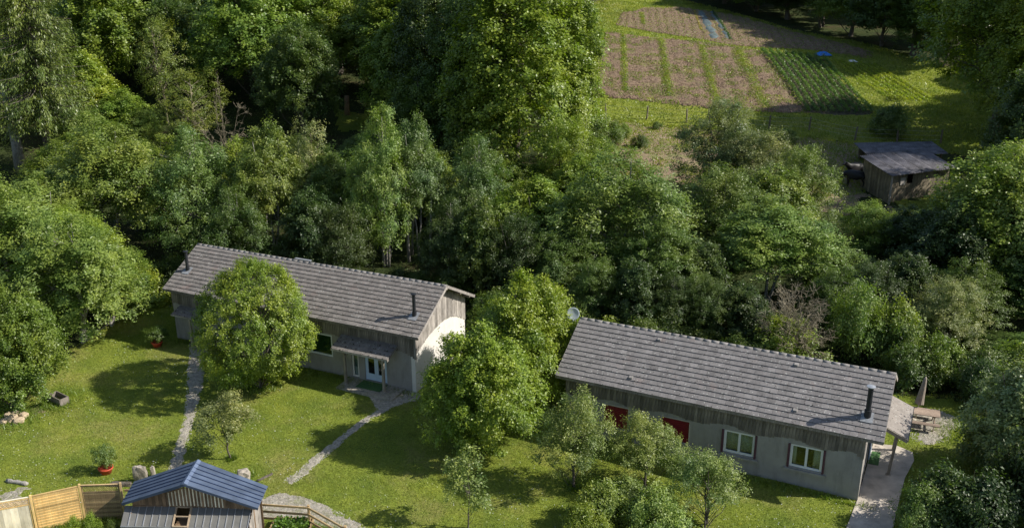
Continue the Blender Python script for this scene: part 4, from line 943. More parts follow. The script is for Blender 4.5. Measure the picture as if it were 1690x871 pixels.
# porch lean-to on the right gable
pr = MB()
zi, zo = 3.02, 2.36; xi, xo = -.74, .92
for ya, yb_ in ((-.62, 1.05), (1.06, 2.74)):
    q = MB(); Mx = Matrix.Rotation(math.atan2(zi - zo, xo - xi), 3, 'Y')
    q.box(((xi + xo) / 2, (ya + yb_) / 2, (zi + zo) / 2), (math.hypot(xo - xi, zi - zo), yb_ - ya - .004, .05), Mx); q.build('porch_roof_slab', M['lean'], B)
MB().box((xo + .02, 1.06, zo - .04), (.03, 3.4, .13)).build('porch_fascia', M['metal_dark'], B)
MB().bar((xi + .05, -.66, zi - .09), (xo, -.66, zo - .09), .05, .17).build('porch_barge_board', M['post'], B)
MB().box((.46, 1.06, 2.46), (.10, 3.2, .13)).build('porch_beam', M['post'], B)
for yy in (-.24, 2.09):
    xx = .28
    MB().bar((xx, yy, .12), (.46, yy, 2.42), .13, .13, (0, 1, 0)).build('porch_post', M['post'], B)
    MB().box((xx, yy, .13), (.24, .20, .05)).build('post_base', M['post'], B)
# gable door under the porch
dr = MB().box((-.70, 1.2, 1.12), (.06, .95, 2.05)).build('door', M['bluewhite'], B); MB().box((-.66, 1.2, 1.5), (.02, .6, .9)).build('pane', M['glass'], dr)
MB().box((-.655, .80, 1.1), (.03, .03, .14)).build('handle', M['metal'], dr)
# satellite dish (fixed to the left gable)
dh = empty('satellite_dish', (0, 0, 0), 0, 'round grey satellite dish at the left end of the right house ridge', 'satellite dish')
Pd = B.matrix_world if False else None
ang = -.4438; hx = lambda s, y_, z_: Vector((17.5902 + (-s) * math.cos(ang) - y_ * math.sin(ang), 40.0067 + (-s) * math.sin(ang) + y_ * math.cos(ang), z_))
dh.location = hx(15.95, .0, 5.4)
ds = MB(); n_ = 20; rings = 5; vs = [(0, 0, 0)]; fs = []
for i in range(1, rings + 1):
    r = .34 * i / rings
    for k in range(n_): a = 2 * math.pi * k / n_; vs.append((r * math.cos(a), (r * r) * -.55, r * math.sin(a)))
for k in range(n_): fs.append((0, 1 + k, 1 + (k + 1) % n_))
for i in range(rings - 1):
    for k in range(n_): a = 1 + i * n_ + k; b_ = 1 + i * n_ + (k + 1) % n_; fs.append((a, a + n_, b_ + n_, b_))
o = ds.add(vs, fs).build('reflector', M['dish'], dh, True); md = o.modifiers.new('s', 'SOLIDIFY'); md.thickness = .012; o.rotation_euler = (R(-14), 0, R(0))
k = MB(); k.tube([(0, .03, -.05), (.1, .12, -.35), (.25, .15, -.75)], [.02, .02, .02], 8); k.build('mast', M['metal'], dh)
k = MB(); k.tube([(0, -.02, -.3), (0, -.42, -.22)], [.012, .012], 6); k.box((0, -.44, -.2), (.06, .08, .06)); k.build('receiver_arm', M['metal'], dh)
# mat on the terrace
pm_ = [spot(1439, 747), spot(1453, 749), spot(1449, 771), spot(1432, 768)]
q = MB(); q.add([(p[0], p[1], float(tz(p[0], p[1])) + .105) for p in pm_] + [(p[0], p[1], float(tz(p[0], p[1])) + .08) for p in pm_], [(0, 1, 2, 3)[::-1], (4, 5, 6, 7)] + [(i, i + 4, (i + 1) % 4 + 4, (i + 1) % 4) for i in range(4)])
tag(q.build('doormat', M['mat_green']), 'bright green mat on the concrete terrace beside the right house', 'mat')
# ------------------------------------------------------------------ left house
LA = 17.758
A = house('left_house', -3.6146, 50.2724, .4269, .4316, 'long left house with mossy tiled roof, cream arched gable wall and two porches')
tiled_roof(A, LA, M['tileA'], 49, 13, 6, moss=900, prefer=lambda q: (0 if (-q[1] < 8.2 or -q[1] > 15.6) else 1, q[0] > 9, -q[1]))
yfA, ybA = shell(A, LA, .5, .25, 'render', 'render_light', [(2.35, 3.78, .02, 2.05), (4.18, 4.66, .05, 2.0), (5.9, 8.9, .97, 2.34)])
def scalA(s): return 2.36 + .08 * math.cos((s - 6) * 2.2) - max(0, 2.0 - s) ** 2 * .22
boards(A, .49, LA - .24, HE - .13, scalA, yfA, .15, M['board'], 41)
gable_boards(A, -.5 + .006, 1, lambda y: 2.92 - .072 * (y - .4) ** 2 if y < .4 else 2.92 - .15 * (y - .4) ** 2, yfA - .03, ybA + .02, .16, M['board_pale'], 42)
gable_boards(A, -(LA - .25) - .006, -1, lambda y: 2.2, yfA - .03, ybA, .17, M['board'], 43)
MB().box((-.46, yfA - .02, (HE - .1 + 1.9) / 2), (.12, .06, HE - 2.0)).build('corner_board', M['board_pale'], A)
for k, yy in enumerate((-1.6, 0, 1.6, 2.7)):
    MB().box((-.25, yy, HE + HH * (1 - abs(yy) / HW) - .15), (.5, .09, .12)).build('purlin_end', M['post'], A)
wl_ = window(A, 5.9, 8.9, .97, 2.34, yfA, None, leaves=2)
MB().box((-7.4, yfA + .2, 1.65), (2.95, .02, 1.36)).build('blind', M['green_blind'], wl_)  # green panel paints the lawn's reflection in the big window
window(A, 4.18, 4.66, .05, 2.0, yfA, [(4.2, 4.64)], 'teal_curtain', leaves=1, frame='render_light')
# french door
d0, d1 = 2.35, 3.78; df = MB()
for c, d in (((-(d0 + d1) / 2, yfA + .1, 2.02), (d1 - d0, .08, .06)), ((-d0 - .03, yfA + .1, 1.0), (.06, .08, 1.96)), ((-d1 + .03, yfA + .1, 1.0), (.06, .08, 1.96))): df.box(c, d)
dd = df.build('door_frame', M['bluewhite'], A)
for k in range(2):
    x0 = -d1 + .065 + k * .655; lf = MB(); x1 = x0 + .645
    for c, d in ((((x0 + x1) / 2, yfA + .09, .24), (x1 - x0, .06, .40)), (((x0 + x1) / 2, yfA + .09, 1.93), (x1 - x0, .06, .10)), ((x0 + .06, yfA + .09, 1.16), (.12, .06, 1.44)), ((x1 - .06, yfA + .09, 1.16), (.12, .06, 1.44))): lf.box(c, d)
    l_ = lf.build('door_leaf', M['bluewhite'], dd); MB().box(((x0 + x1) / 2, yfA + .09, 1.16), (.405, .01, 1.44)).build('pane', M['glass'], l_)
# pale panel paints the white reflection in the glazed side light
MB().box((-4.42, yfA + .19, .38), (.34, .02, .5)).build('notice_panel', M['white'], A)
# porch over the french door: small tiled lean-to on two posts
def porch(root, s0, s1, out, zb, zf, posts, rows, mat, braces=True):
    p0 = Vector((0, yfA - .02, zb)); p1 = Vector((0, yfA - out, zf)); up = (p0 - p1).normalized(); Ls = (p0 - p1).length; g = random.Random(int(s0 * 10)); wd = .36
    Mx = Matrix((Vector((1, 0, 0)), up, Vector((1, 0, 0)).cross(up))).transposed(); nrm = Mx.col[2].copy()
    MB().box(((-(s0 + s1) / 2), (p0.y + p1.y) / 2, (zb + zf) / 2 - .05), (s1 - s0, Ls, .04), Mx).build('porch_deck', M['board'], root)
    n_ = int((s1 - s0) / wd); wd = (s1 - s0) / n_; ms_ = MB()
    for r in range(rows):
        for c in range(n_):
            d = (r + .5) * Ls / rows; pos = p1 + up * d + nrm * .02 + Vector((-s1 + (c + .5) * wd, 0, 0))
            o = MB().box((0, 0, 0), (wd - .012, Ls / rows + .05, .026)).build('tile', mat, root); o.matrix_local = Matrix.Translation(pos) @ (Mx @ Matrix.Rotation(-.1 + g.uniform(-.012, .012), 3, 'X')).to_4x4()
            at = o.data.attributes.new('tone', 'FLOAT', 'FACE'); at.data.foreach_set('value', [g.random()] * 6)
            if g.random() < .8:
                p = p1 + up * (d - Ls / rows * .5) + nrm * .055 + Vector((-s1 + c * wd + g.uniform(0, .3), 0, 0)); s = g.uniform(.03, .06)
                ms_.add([p + Vector((s, 0, 0)), p + up * s, p - Vector((s, 0, 0)), p - up * s, p + nrm * s * .8], [(0, 1, 4), (1, 2, 4), (2, 3, 4), (3, 0, 4)])
    ms_.build('moss', M['moss'], root)['kind'] = 'stuff'
    MB().box((-(s0 + s1) / 2, p1.y - .02, zf - .03), (s1 - s0 + .04, .025, .10)).build('porch_fascia', M['board_pale'], root)
    MB().box((-(s0 + s1) / 2, p1.y + .28, zf + .02), (s1 - s0 - .1, .09, .11)).build('porch_beam', M['post'], root)
    for s in (s0 + .02, s1 - .02): MB().bar((-s, p0.y, zb - .07), (-s, p1.y, zf - .07), .03, .12).build('porch_barge_board', M['board_pale'], root)
    for s in posts:
        MB().box((-s, p1.y + .28, (zf - .03) / 2 - .05), (.13, .13, zf + .03)).build('porch_post', M['post'], root)
        MB().box((-s, p1.y + .28, -.02), (.24, .24, .12)).build('post_base', M['stone'], root)
        if braces: MB().bar((-s, p1.y + .28, zf - .55), (-s - (.38 if s < 3 else -.38), p1.y + .28, zf - .05), .07, .07).build('porch_brace', M['post'], root)
porch(A, 1.56, 5.2, 1.12, 2.56, 2.14, (2.04, 4.53), 4, M['tileA'])
porch(A, 14.6, 16.9, .85, 2.34, 2.06, (15.77,), 3, M['tileA'], False)
MB().box((-3.05, yfA - .55, .03), (1.55, .85, .03)).build('doormat', M['mat_green'], A)
flue(A, .91, -2.13, 1.2, .095, .24, 'metal_dark'); flue(A, 17.0, -1.89, 1.15, .095, .22, 'metal_dark')
MB().box((-9.8, .12, HE + HH + .12), (1.15, .16, .03)).build('ridge_flashing', M['flash'], A)
slab = MB(); slab.box((-3.0, yfA - .7, -.06), (3.6, 1.5, .12)); slab.build('porch_step', M['gravel'], A)
# ------------------------------------------------------------------ blue-roofed hut
hut = empty('garden_hut', (0, 0, 0), 0, 'small timber hut with blue sheet-metal gable roof and grey lower roof at the bottom edge', 'hut')
EL0, EL1, ER0, ER1 = Vector((-16.52, 36.51, 1.92)), Vector((-16.45, 34.86, 1.92)), Vector((-10.60, 36.09, 1.92)), Vector((-10.62, 34.47, 1.92))
RB, RF = Vector((-13.53, 36.30, 3.1)), Vector((-13.56, 34.46, 3.1))
def quad_panel(a, b_, c, d, th, name, mat, parent):
    """thin slab through four corners, thickness upward"""
    nn = (b_ - a).cross(d - a).normalized()
    if nn.z < 0: nn = -nn
    vs = [a, b_, c, d]; vs = [p for p in vs] + [p + nn * th for p in vs]
    fs = [(0, 1, 2, 3), (7, 6, 5, 4), (0, 4, 5, 1), (1, 5, 6, 2), (2, 6, 7, 3), (3, 7, 4, 0)]
    if ((b_ - a).cross(d - a)).z > 0: fs = [f[::-1] for f in fs]
    return MB().add(vs, fs).build(name, mat, parent)
for E0, E1, side in ((EL0, EL1, 'l'), (ER0, ER1, 'r')):
    nP = 6
    for k in range(nP):          # sheets run from the ridge down to the eave
        f0, f1 = k / nP, (k + 1) / nP
        quad_panel(RB.lerp(RF, f0 + .004), RB.lerp(RF, f1 - .004), E0.lerp(E1, f1 - .004), E0.lerp(E1, f0 + .004), .025, 'roof_panel', M['blue'], hut)
        if k < nP - 1: MB().bar(RB.lerp(RF, f1) + Vector((0, 0, .05)), E0.lerp(E1, f1) + Vector((0, 0, .05)), .03, .045).build('roof_seam', M['blue_dark'], hut)
rc = MB()
dirx = (RF - RB)
rc.add([RB + Vector((-.13, 0, .0)), RB + Vector((0, 0, .075)), RB + Vector((.13, 0, .0)), RF + Vector((-.13, 0, .0)), RF + Vector((0, 0, .075)), RF + Vector((.13, 0, .0))], [(0, 1, 4, 3), (1, 2, 5, 4), (3, 4, 5), (0, 2, 1), (0, 3, 5, 2)])
rcp = rc.build('ridge_cap', M['blue_light'], hut)
for a, b_ in ((RF, EL1), (RF, ER1), (RB, EL0), (RB, ER0)): MB().bar(a + Vector((0, 0, -.03)), b_ + Vector((0, 0, -.03)), .025, .11).build('barge_flashing', M['blue'], hut)
# gable slats under the front edge, the daylight between painted as pale strips
gy = 34.95
def hy(x): return 34.95 + (-13.5 - x) * .066
for k in range(34):
    x = -16.0 + k * .152 + .07
    f = 1 - abs(x + 13.5) / 3.0; zt = 1.92 + 1.18 * f - .10; z0 = 1.66
    if zt < z0 + .06: continue
    gap = .045 if 8 < k < 25 else .010
    MB().box((x, hy(x), (z0 + zt) / 2), (.152 - gap, .022, zt - z0)).build('board', M['shed_board'], hut)
    if 8 < k < 25 and zt - z0 > .35: MB().box((x + .076, hy(x) - .018, z0 + (zt - z0) * .42), (.05, .018, (zt - z0) * .70)).build('batten', M['pine_pale'], hut)  # these battens stand for sunlight showing through the gaps
for k in range(34):               # walls below, front (under the lower roof) and back
    x = -16.0 + k * .152 + .07
    if -14.1 < x < -13.3: continue
    MB().box((x, hy(x) - .72, .56), (.145, .022, 1.4)).build('board', M['shed_board'], hut)
for k in range(34):
    x = -16.0 + k * .152 + .07
    MB().box((x, hy(x) + 1.05, .9), (.145, .022, 2.0)).build('board', M['shed_board'], hut)
for xs_, lx in ((-16.05, 0), (-10.93, 1)):
    for k in range(11):
        y = hy(xs_) - .66 + k * .155; zt = (1.84 if y > hy(xs_) - .05 else 1.42 + (y - hy(xs_) + .72) * .4); MB().box((xs_, y, zt / 2 - .05), (.022, .145, zt + .1)).build('board', M['board_pale'] if lx else M['shed_board'], hut)
MB().box((-13.5, 35.6, 1.70), (5.0, 1.2, .02)).build('loft_floor', M['shed_board'], hut)
for x in (-16.05, -10.95): MB().box((x, hy(x) + .02, .9), (.10, .10, 2.0)).build('corner_post', M['shed_board'], hut)
MB().box((-13.5, 34.99, 1.66), (5.1, .07, .10), Matrix.Rotation(-.066, 3, 'Z')).build('tie_beam', M['shed_board'], hut)
# lower grey roof, panel by panel, with a timber hatch frame
TL, TR = Vector((-16.42, 35.10, 1.66)), Vector((-11.02, 34.80, 1.66)); BL_, BR_ = Vector((-16.32, 34.17, 1.30)), Vector((-10.98, 33.93, 1.30))
nP = 17
for k in range(nP):
    f0, f1 = k / nP, (k + 1) / nP
    if 7.2 < k < 9.0 or k == 7: 
        continue
    quad_panel(TL.lerp(TR, f0 + .001), BL_.lerp(BR_, f0 + .001), BL_.lerp(BR_, f1 - .001), TL.lerp(TR, f1 - .001), .02, 'roof_panel', M['grey_sheet'], hut)
    MB().bar(TL.lerp(TR, f1) + Vector((0, 0, .035)), BL_.lerp(BR_, f1) + Vector((0, 0, .035)), .028, .035).build('roof_seam', M['metal'], hut)
hf = MB(); f0, f1 = 7 / nP, 9 / nP
hatch = [TL.lerp(TR, f0), BL_.lerp(BR_, f0), BL_.lerp(BR_, f1), TL.lerp(TR, f1)]
for a, b_ in ((0, 1), (1, 2), (2, 3), (3, 0)): hf.bar(hatch[a] + Vector((0, 0, .03)), hatch[b_] + Vector((0, 0, .03)), .07, .06)
hf.bar(hatch[0].lerp(hatch[1], .5) + Vector((0, 0, .03)), hatch[3].lerp(hatch[2], .5) + Vector((0, 0, .03)), .06, .05)
hf.build('hatch_frame', M['hatch_wood'], hut); MB().box(((hatch[0] + hatch[2]) / 2) - Vector((0, 0, .3)), (.6, .9, .02)).build('hatch_floor', M['shed_board'], hut)
MB().bar(BL_ + Vector((0, -.02, -.02)), BR_ + Vector((0, -.02, -.02)), .04, .07).build('gutter', M['metal'], hut)
# ------------------------------------------------------------------ fence panels on the left
def lerp3(a, b_, f): return a + (b_ - a) * f
FP = [(-22.65, 35.05), (-20.72, 35.72), (-18.95, 36.52), (-17.2, 36.62)]
PFENCE = empty('panel_fence', (0, 0, 0), 0, 'wooden panel fence, pale, honey and brown, bending from the lower left corner to the hut', 'fence')
def fence_panel(p, q, kind, label, H=1.75, z0=.02):
    p = Vector((*p, 0)); q = Vector((*q, 0)); d = (q - p).normalized(); L = (q - p).length; zz = float(tz(*(p.xy + q.xy) / 2)) + z0; nrm = Vector((d.y, -d.x, 0))
    mid = (p + q) / 2; root = empty('fence_panel', (mid.x, mid.y, zz), math.atan2(d.y, d.x), label); root.parent = PFENCE
    mt = M['pine_pale'] if kind == 'plain' else M['pine'] if kind == 'lap' else M['rail']
    hl = L / 2 - .07
    fr = M['pine'] if kind != 'trellis' else M['rail']
    for c, dm in (((0, 0, H - .03), (2 * hl, .05, .06)), ((0, 0, .03), (2 * hl, .05, .06)), ((-hl + .022, 0, H / 2), (.044, .05, H - .12)), ((hl - .022, 0, H / 2), (.044, .05, H - .12))): MB().box(c, dm).build('frame_rail', fr, root)
    top = H - .06; g = random.Random(int(p.x * 10))
    if kind in ('plain', 'trellis'):     # open lattice along the top
        th = .27; n_ = int(2 * hl / .085)
        for k in range(n_):
            x = -hl + .05 + k * .085
            MB().bar((x, .006, top - th), (min(x + .2, hl - .04), .006, top), .010, .022, (0, 1, 0)).build('lattice_slat', fr, root)
            MB().bar((min(x + .2, hl - .04), -.008, top - th), (x, -.008, top), .010, .022, (0, 1, 0)).build('lattice_slat', fr, root)
        top -= th; MB().box((0, 0, top - .02), (2 * hl - .09, .045, .045)).build('frame_rail', fr, root); top -= .04
    if kind == 'plain':                  # smooth vertical boards
        n_ = 12
        for k in range(n_):
            w_ = (2 * hl - .09) / n_; MB().box((-hl + .045 + (k + .5) * w_, 0, (top + .06) / 2), (w_ - .004, .02, top - .06)).build('board', mt, root)
    else:
        n_ = 12
        for k in range(n_):
            h_ = (top - .06) / n_; o = MB().box((0, 0, 0), (2 * hl - .09, .018, h_ + (.012 if kind == 'lap' else -.012))).build('board', mt, root)
            o.location = (0, -.005 + g.uniform(-.003, .003), .06 + (k + .5) * h_); o.rotation_euler = (.16 if kind == 'lap' else 0, g.uniform(-.002, .002), 0)
        for x in (-hl * .33, hl * .33): MB().box((x, .03, (top + .06) / 2), (.05, .03, top - .06)).build('batten', fr, root)
    MB().box((0, 0, H + .012), (2 * hl + .02, .075, .024)).build('cap_rail', fr if kind == 'lap' else M['pine_pale'] if kind == 'plain' else fr, root)
fence_panel(FP[0], FP[1], 'plain', 'pale new fence panel with a strip of lattice on top, leftmost and cut by the corner')
fence_panel(FP[1], FP[2], 'lap', 'honey-coloured fence panel of overlapping horizontal boards, middle of the three')
fence_panel(FP[2], FP[3], 'trellis', 'shaded brown fence panel with open lattice top next to the hut')
for k, (x, y) in enumerate(FP):
    z = float(tz(x, y)); o = MB().box((0, 0, .9), (.09, .09, 1.9)).build('fence_post', M['pine'] if k < 3 else M['rail'], bevel=.004); o.location = (x, y, z); o.rotation_euler.z = .35
    o.parent = PFENCE
# small rail behind the hut corner
rl = empty('rail_fence', (-17.1, 36.7, float(tz(-17.1, 36.7))), 0, 'short piece of wooden rail fence tucked behind the left corner of the blue roof', 'fence')
for z in (1.4, 1.0): MB().bar((0, 0, z), (1.1, .05, z), .04, .10).build('rail', M['rail'], rl)
# post and rail fence right of the hut
pts = [spot(430, 862)[:2], spot(511.8, 868)[:2], spot(572, 905)[:2]]
pf = empty('rail_fence', (pts[1][0], pts[1][1], float(tz(*pts[1]))), 0, 'three-rail wooden fence turning a corner right of the blue-roofed hut', 'fence')
for k, p in enumerate(pts): o = MB().box((p[0] - pts[1][0], p[1] - pts[1][1], .52), (.10, .10, 1.14)).build('post', M['rail'], pf, bevel=.005)
for a, b_ in ((0, 1), (1, 2)):
    for z in (.30, .64, .98): MB().bar((pts[a][0] - pts[1][0], pts[a][1] - pts[1][1] - .06, z), (pts[b_][0] - pts[1][0], pts[b_][1] - pts[1][1] - .06, z), .035, .10).build('rail', M['rail'], pf)
# raised bed behind it
c = spot(482, 874); rb = empty('raised_bed', (c[0], c[1], float(c[2])), -.05, 'small timber raised bed with leafy greens behind the three-rail fence', 'raised bed')
for q_, (x, y, w_, d) in enumerate([(0, .45, 1.7, .04), (0, -.45, 1.7, .04), (-.85, 0, .04, .94), (.85, 0, .04, .94)]): MB().box((x, y, .16), (w_, d, .34)).build('side_board', M['rail'], rb)
MB().box((0, 0, .13), (1.62, .84, .22)).build('soil', M['soil_bed'], rb)
n = 700; P = np.stack([rg.uniform(-.75, .75, n), rg.uniform(-.38, .38, n), rg.uniform(.25, .5, n)], 1)
o = link(bpy.data.objects.new('greens', leaf_mesh('greens', P, rg.normal(0, .5, (n, 3)) + [0, 0, .8], rg.normal(0, 1, (n, 3)), np.full(n, .13), np.full(n, .08), rg.random(n), M['leaf'])), rb); o.color = (.10, .20, .03, 1)
for q, (u, v, vt, hw, cl, lb) in enumerate([(128, 905, 858, 17, 'yellow', 'bright leafy plants growing at the foot of the honey-coloured fence panel'), (158, 900, 852, 14, 'yellow', 'bright green plant under the corner between the two inner fence panels'), (190, 905, 862, 14, 'dark', 'shaded plant by the left corner of the hut')]):
    T('shrub2', u, 0, vt, hw, cl, lb, v=v, name='garden_plant', cat='plant')
# ------------------------------------------------------------------ pots, stones, logs, trough
def pot_plant(u, v, vt, hw, colour, label):
    P = spot(u, v); t_ = empty('potted_shrub', tuple(P), 0, label, 'potted plant'); b = MB(); r = .33
    n_ = 20; prof = [(.22, 0), (.30, .26), (.35, .30), (.35, .36), (.31, .36), (.30, .31)]
    vs = [(x * math.cos(2 * math.pi * k / n_), x * math.sin(2 * math.pi * k / n_), z) for x, z in prof for k in range(n_)]
    fs = [(i * n_ + k, i * n_ + (k + 1) % n_, (i + 1) * n_ + (k + 1) % n_, (i + 1) * n_ + k) for i in range(len(prof) - 1) for k in range(n_)] + [tuple(range(n_))[::-1], tuple(5 * n_ + k for k in range(n_))]
    b.add(vs, fs).build('pot', M['terracotta'], t_, True)
    H = height_to(P, vt); c = link(bpy.data.objects.new('foliage', K['pot']['crown']), t_); s = hw / pxm(P) / K['pot']['R']; c.scale = (s, s, (H - .3) / K['pot']['H']); c.location.z = .3; c.color = (*COLR[colour], 1)
pot_plant(176, 781, 735, 17, 'blue', 'round green shrub in a red pot on the sunny lawn above the fence panels')
pot_plant(260, 572, 540, 17, 'dark', 'dark shrub in a red pot in the shade left of the left house')
def rock(name, u, v, dims, rz, label, cat='stone', seed=0, mat='stone', parent=None, tilt=0, sub=2):
    P = spot(u, v); bm = bmesh.new(); bmesh.ops.create_icosphere(bm, subdivisions=sub + 1, radius=.5); g = random.Random(seed)
    for q in bm.verts:
        c = q.co; f = max(abs(c.x), abs(c.y), abs(c.z)) * 2; c *= (1 - .55) + .55 / max(f, .3) * 1.0
        n_ = math.sin(c.x * 9 + seed) * math.sin(c.y * 8 + seed * 2) * math.sin(c.z * 9 + 1); c *= 1 + .12 * n_ + g.uniform(-.03, .03)
        q.co = Vector((c.x * dims[0], c.y * dims[1], c.z * dims[2]))
    me = bpy.data.meshes.new(name); bm.to_mesh(me); bm.free(); me.materials.append(M[mat])
    o = link(bpy.data.objects.new(name, me)); o.location = (P[0], P[1], P[2] + dims[2] * .42); o.rotation_euler = (tilt, 0, rz); return tag(o, label, cat)
rock('standing_stone', 233, 795, (.66, .22, 1.0), .1, 'wide upright grey stone slab behind the left slope of the blue roof', seed=1, tilt=.1)
rock('standing_stone', 254, 789, (.22, .2, .75), .2, 'narrow upright stone beside the wide slab', seed=2, tilt=.05)
rock('tree_stump', 403, 792, (.6, .5, .62), .2, 'squat grey stump-like stone behind the right slope of the blue roof', 'stump', 3)
rock('lying_stone', 200, 802, (1.05, .24, .26), -.02, 'long low stone lying behind the brown lattice-topped fence panel', seed=4, mat='bark')
def log(name, u0, v0, u1, v1, r, label, mat='bark'):
    a, b_ = spot(u0, v0), spot(u1, v1); m_ = (a + b_) / 2; a, b_ = a - m_, b_ - m_; c = MB(); g = random.Random(u0)
    pts = [Vector(a + (b_ - a) * f) + Vector((g.uniform(-.03, .03), g.uniform(-.03, .03), r * .8)) for f in np.linspace(0, 1, 7)]
    c.tube(pts, [r * g.uniform(.75, 1.15) for _ in pts], 10); o = c.build(name, M[mat], None, True); o.location = m_; return tag(o, label, 'log')
log('fallen_log', 12, 795, 46, 801, .11, 'weathered log lying on the lawn near the left edge above the fence panels', 'pale_bark')
log('fallen_branch', 424, 795, 450, 783, .07, 'rotting branch lying on the grass right of the blue roof')
g = random.Random(9)
for q, (u, v, s) in enumerate([(8, 698, .5), (20, 694, .62), (32, 697, .55), (40, 688, .5), (26, 684, .4), (14, 687, .42)]):
    rock('garden_stone', u, v, (s, s * .8, s * .55), g.uniform(0, 3), ['pale stone at the left end of the stone heap on the left edge', 'largest pale stone of the heap on the left edge', 'pale stone on the right front of the heap', 'pale stone on the right back of the heap', 'small pale stone at the back of the heap', 'small pale stone at the left back of the heap'][q], 'stone', 20 + q, 'pale_stone')
P = spot(98, 664); tr_ = empty('trough', tuple(P), -.62, 'old open wooden trough standing in the grass below the ash tree', 'trough')
MB().box((0, -.24, .22), (1.15, .05, .44)).build('side_board', M['board'], tr_); MB().box((0, .24, .22), (1.15, .05, .44)).build('side_board', M['board'], tr_)
for x in (-.56, .56): MB().box((x, 0, .22), (.05, .43, .44)).build('end_board', M['board'], tr_)
MB().box((0, 0, .06), (1.06, .42, .04)).build('bottom_board', M['dark'], tr_)
# ------------------------------------------------------------------ picnic table and parasol
P = spot(1520, 700); tb_ = empty('picnic_table', (P[0] - .15, P[1] + .05, float(P[2])), -.36, 'brown wooden picnic table with benches beyond the right house porch', 'picnic table')
for k in range(5): MB().box((0, -.32 + k * .16, .75), (1.95, .15, .035)).build('top_plank', M['table_wood'], tb_, bevel=.004)
for y in (-.72, .72):
    for k in (-.075, .075): MB().box((0, y + k, .44), (1.95, .14, .035)).build('bench_plank', M['table_wood'], tb_, bevel=.004)
for x in (-.7, .7):
    for sg in (-1, 1): MB().bar((x, sg * .62, 0), (x, sg * .20, .73), .04, .09).build('leg', M['table_wood'], tb_)
    MB().box((x + .04, 0, .40), (.035, 1.6, .09)).build('bench_bearer', M['table_wood'], tb_); MB().box((x + .04, 0, .69), (.035, .74, .08)).build('top_bearer', M['table_wood'], tb_)
P = spot(1513, 694); ps = empty('parasol', (P[0], P[1] + .2, float(P[2])), 0, 'closed beige parasol standing upright by the picnic table', 'parasol')
ps.rotation_euler = (0, R(5), 0)
MB().tube([(0, 0, 0), (0, 0, 2.42)], [.022, .022], 8).build('pole', M['metal'], ps)
b = MB(); n_ = 24; vs = []; prof = [(.03, 2.46), (.09, 2.35), (.12, 2.1), (.16, 1.7), (.21, 1.2), (.25, .92)]
for i, (r, z) in enumerate(prof):
    for k in range(n_): a = 2 * math.pi * k / n_; rr = r * .8 * (1 + .22 * math.cos(8 * a) * min(1, i / 2)); vs.append((rr * math.cos(a), rr * math.sin(a), z))
b.add(vs, [(i * n_ + (k + 1) % n_, i * n_ + k, (i + 1) * n_ + k, (i + 1) * n_ + (k + 1) % n_) for i in range(len(prof) - 1) for k in range(n_)] + [tuple(range(n_))]); b.build('canopy', M['canvas'], ps, True)
b = MB(); b.tube([(0, 0, .0), (0, 0, .06), (0, 0, .07), (0, 0, .3)], [.24, .24, .04, .04], 16); b.build('base', M['concrete'], ps)
# ------------------------------------------------------------------ cattle shed, cattle
cs0 = Vector((30.98, 76.83, 2.57)); sd_ = Vector((29.87 - 30.98, 79.62 - 76.83, 0)).normalized(); fd_ = Vector((sd_.y, -sd_.x, 0))
barn = empty('cattle_shed', cs0, math.atan2(fd_.y, fd_.x), 'old plank cattle shed with corrugated roof at the edge of the pasture', 'shed')
g = random.Random(4); x = 0; LBn, DBn = 6.2, 3.2; hf_, hb_ = 2.3, 2.95
while x < LBn:
    w_ = g.uniform(.16, .24); z0 = 0
    if 1.55 < x < 2.2: MB().box((x + w_ / 2, 0, .62), (w_ - .012, .025, 1.5)).build('plank', M['barn_board'], barn)
    else: MB().box((x + w_ / 2, g.uniform(-.01, .01), (hf_ - .3) / 2), (w_ - .012, .025, hf_ + .3)).build('plank', M['barn_board'], barn)
    x += w_
y = 0
while y < DBn: w_ = g.uniform(.16, .24); zt = hf_ + (hb_ - hf_) * y / DBn; MB().box((g.uniform(-.01, .01), y + w_ / 2, (zt - .3) / 2), (.025, w_ - .012, zt + .3)).build('plank', M['barn_board'], barn); y += w_
y = 0
while y < DBn: zt = hf_ + (hb_ - hf_) * y / DBn; MB().box((LBn, y + .1, (zt - .3) / 2), (.025, .19, zt + .3)).build('plank', M['barn_board'], barn); y += .2
MB().box((LBn / 2, DBn, 1.3), (LBn, .03, 3.1)).build('back_wall', M['barn_board'], barn)
MB().box((1.30, -.05, 1.62), (.50, .04, .62)).build('shutter', M['board_pale'], barn)
MB().box((-.03, -.22, 1.0), (.12, .12, 2.5)).build('corner_post', M['board_pale'], barn)
def corrugated(parent, name, p00, ux, uy, L, D, amp=.035, pitch=.19, mat='fibre'):
    nx = int(L / pitch * 6); V = []; F = []
    for j in range(3):
        for i in range(nx + 1): V.append(p00 + ux * (L * i / nx) + uy * (D * j / 2) + Vector((0, 0, amp * math.sin(2 * math.pi * i / 6))))
    F = [(j * (nx + 1) + i, j * (nx + 1) + i + 1, (j + 1) * (nx + 1) + i + 1, (j + 1) * (nx + 1) + i) for j in range(2) for i in range(nx)]
    o = MB().add(V, F).build(name, M[mat], parent, True); md = o.modifiers.new('s', 'SOLIDIFY'); md.thickness = .015; return o
upy = Vector((0, DBn, hb_ - hf_)).normalized()
for k in range(6):
    corrugated(barn, 'roof_sheet', Vector((-.35 + k * 1.15, -.45, hf_ + .02 + .012 * (k % 2))) , Vector((1, 0, 0)), upy, 1.16, 4.0)
b2 = spot(1420, 247); annex = empty('low_shelter', (31.6, 83.4, float(tz(29.4, 82.6)) - .95), math.atan2(fd_.y, fd_.x) - .32, 'low open shelter with flat corrugated roof right behind the old cattle shed', 'shelter')
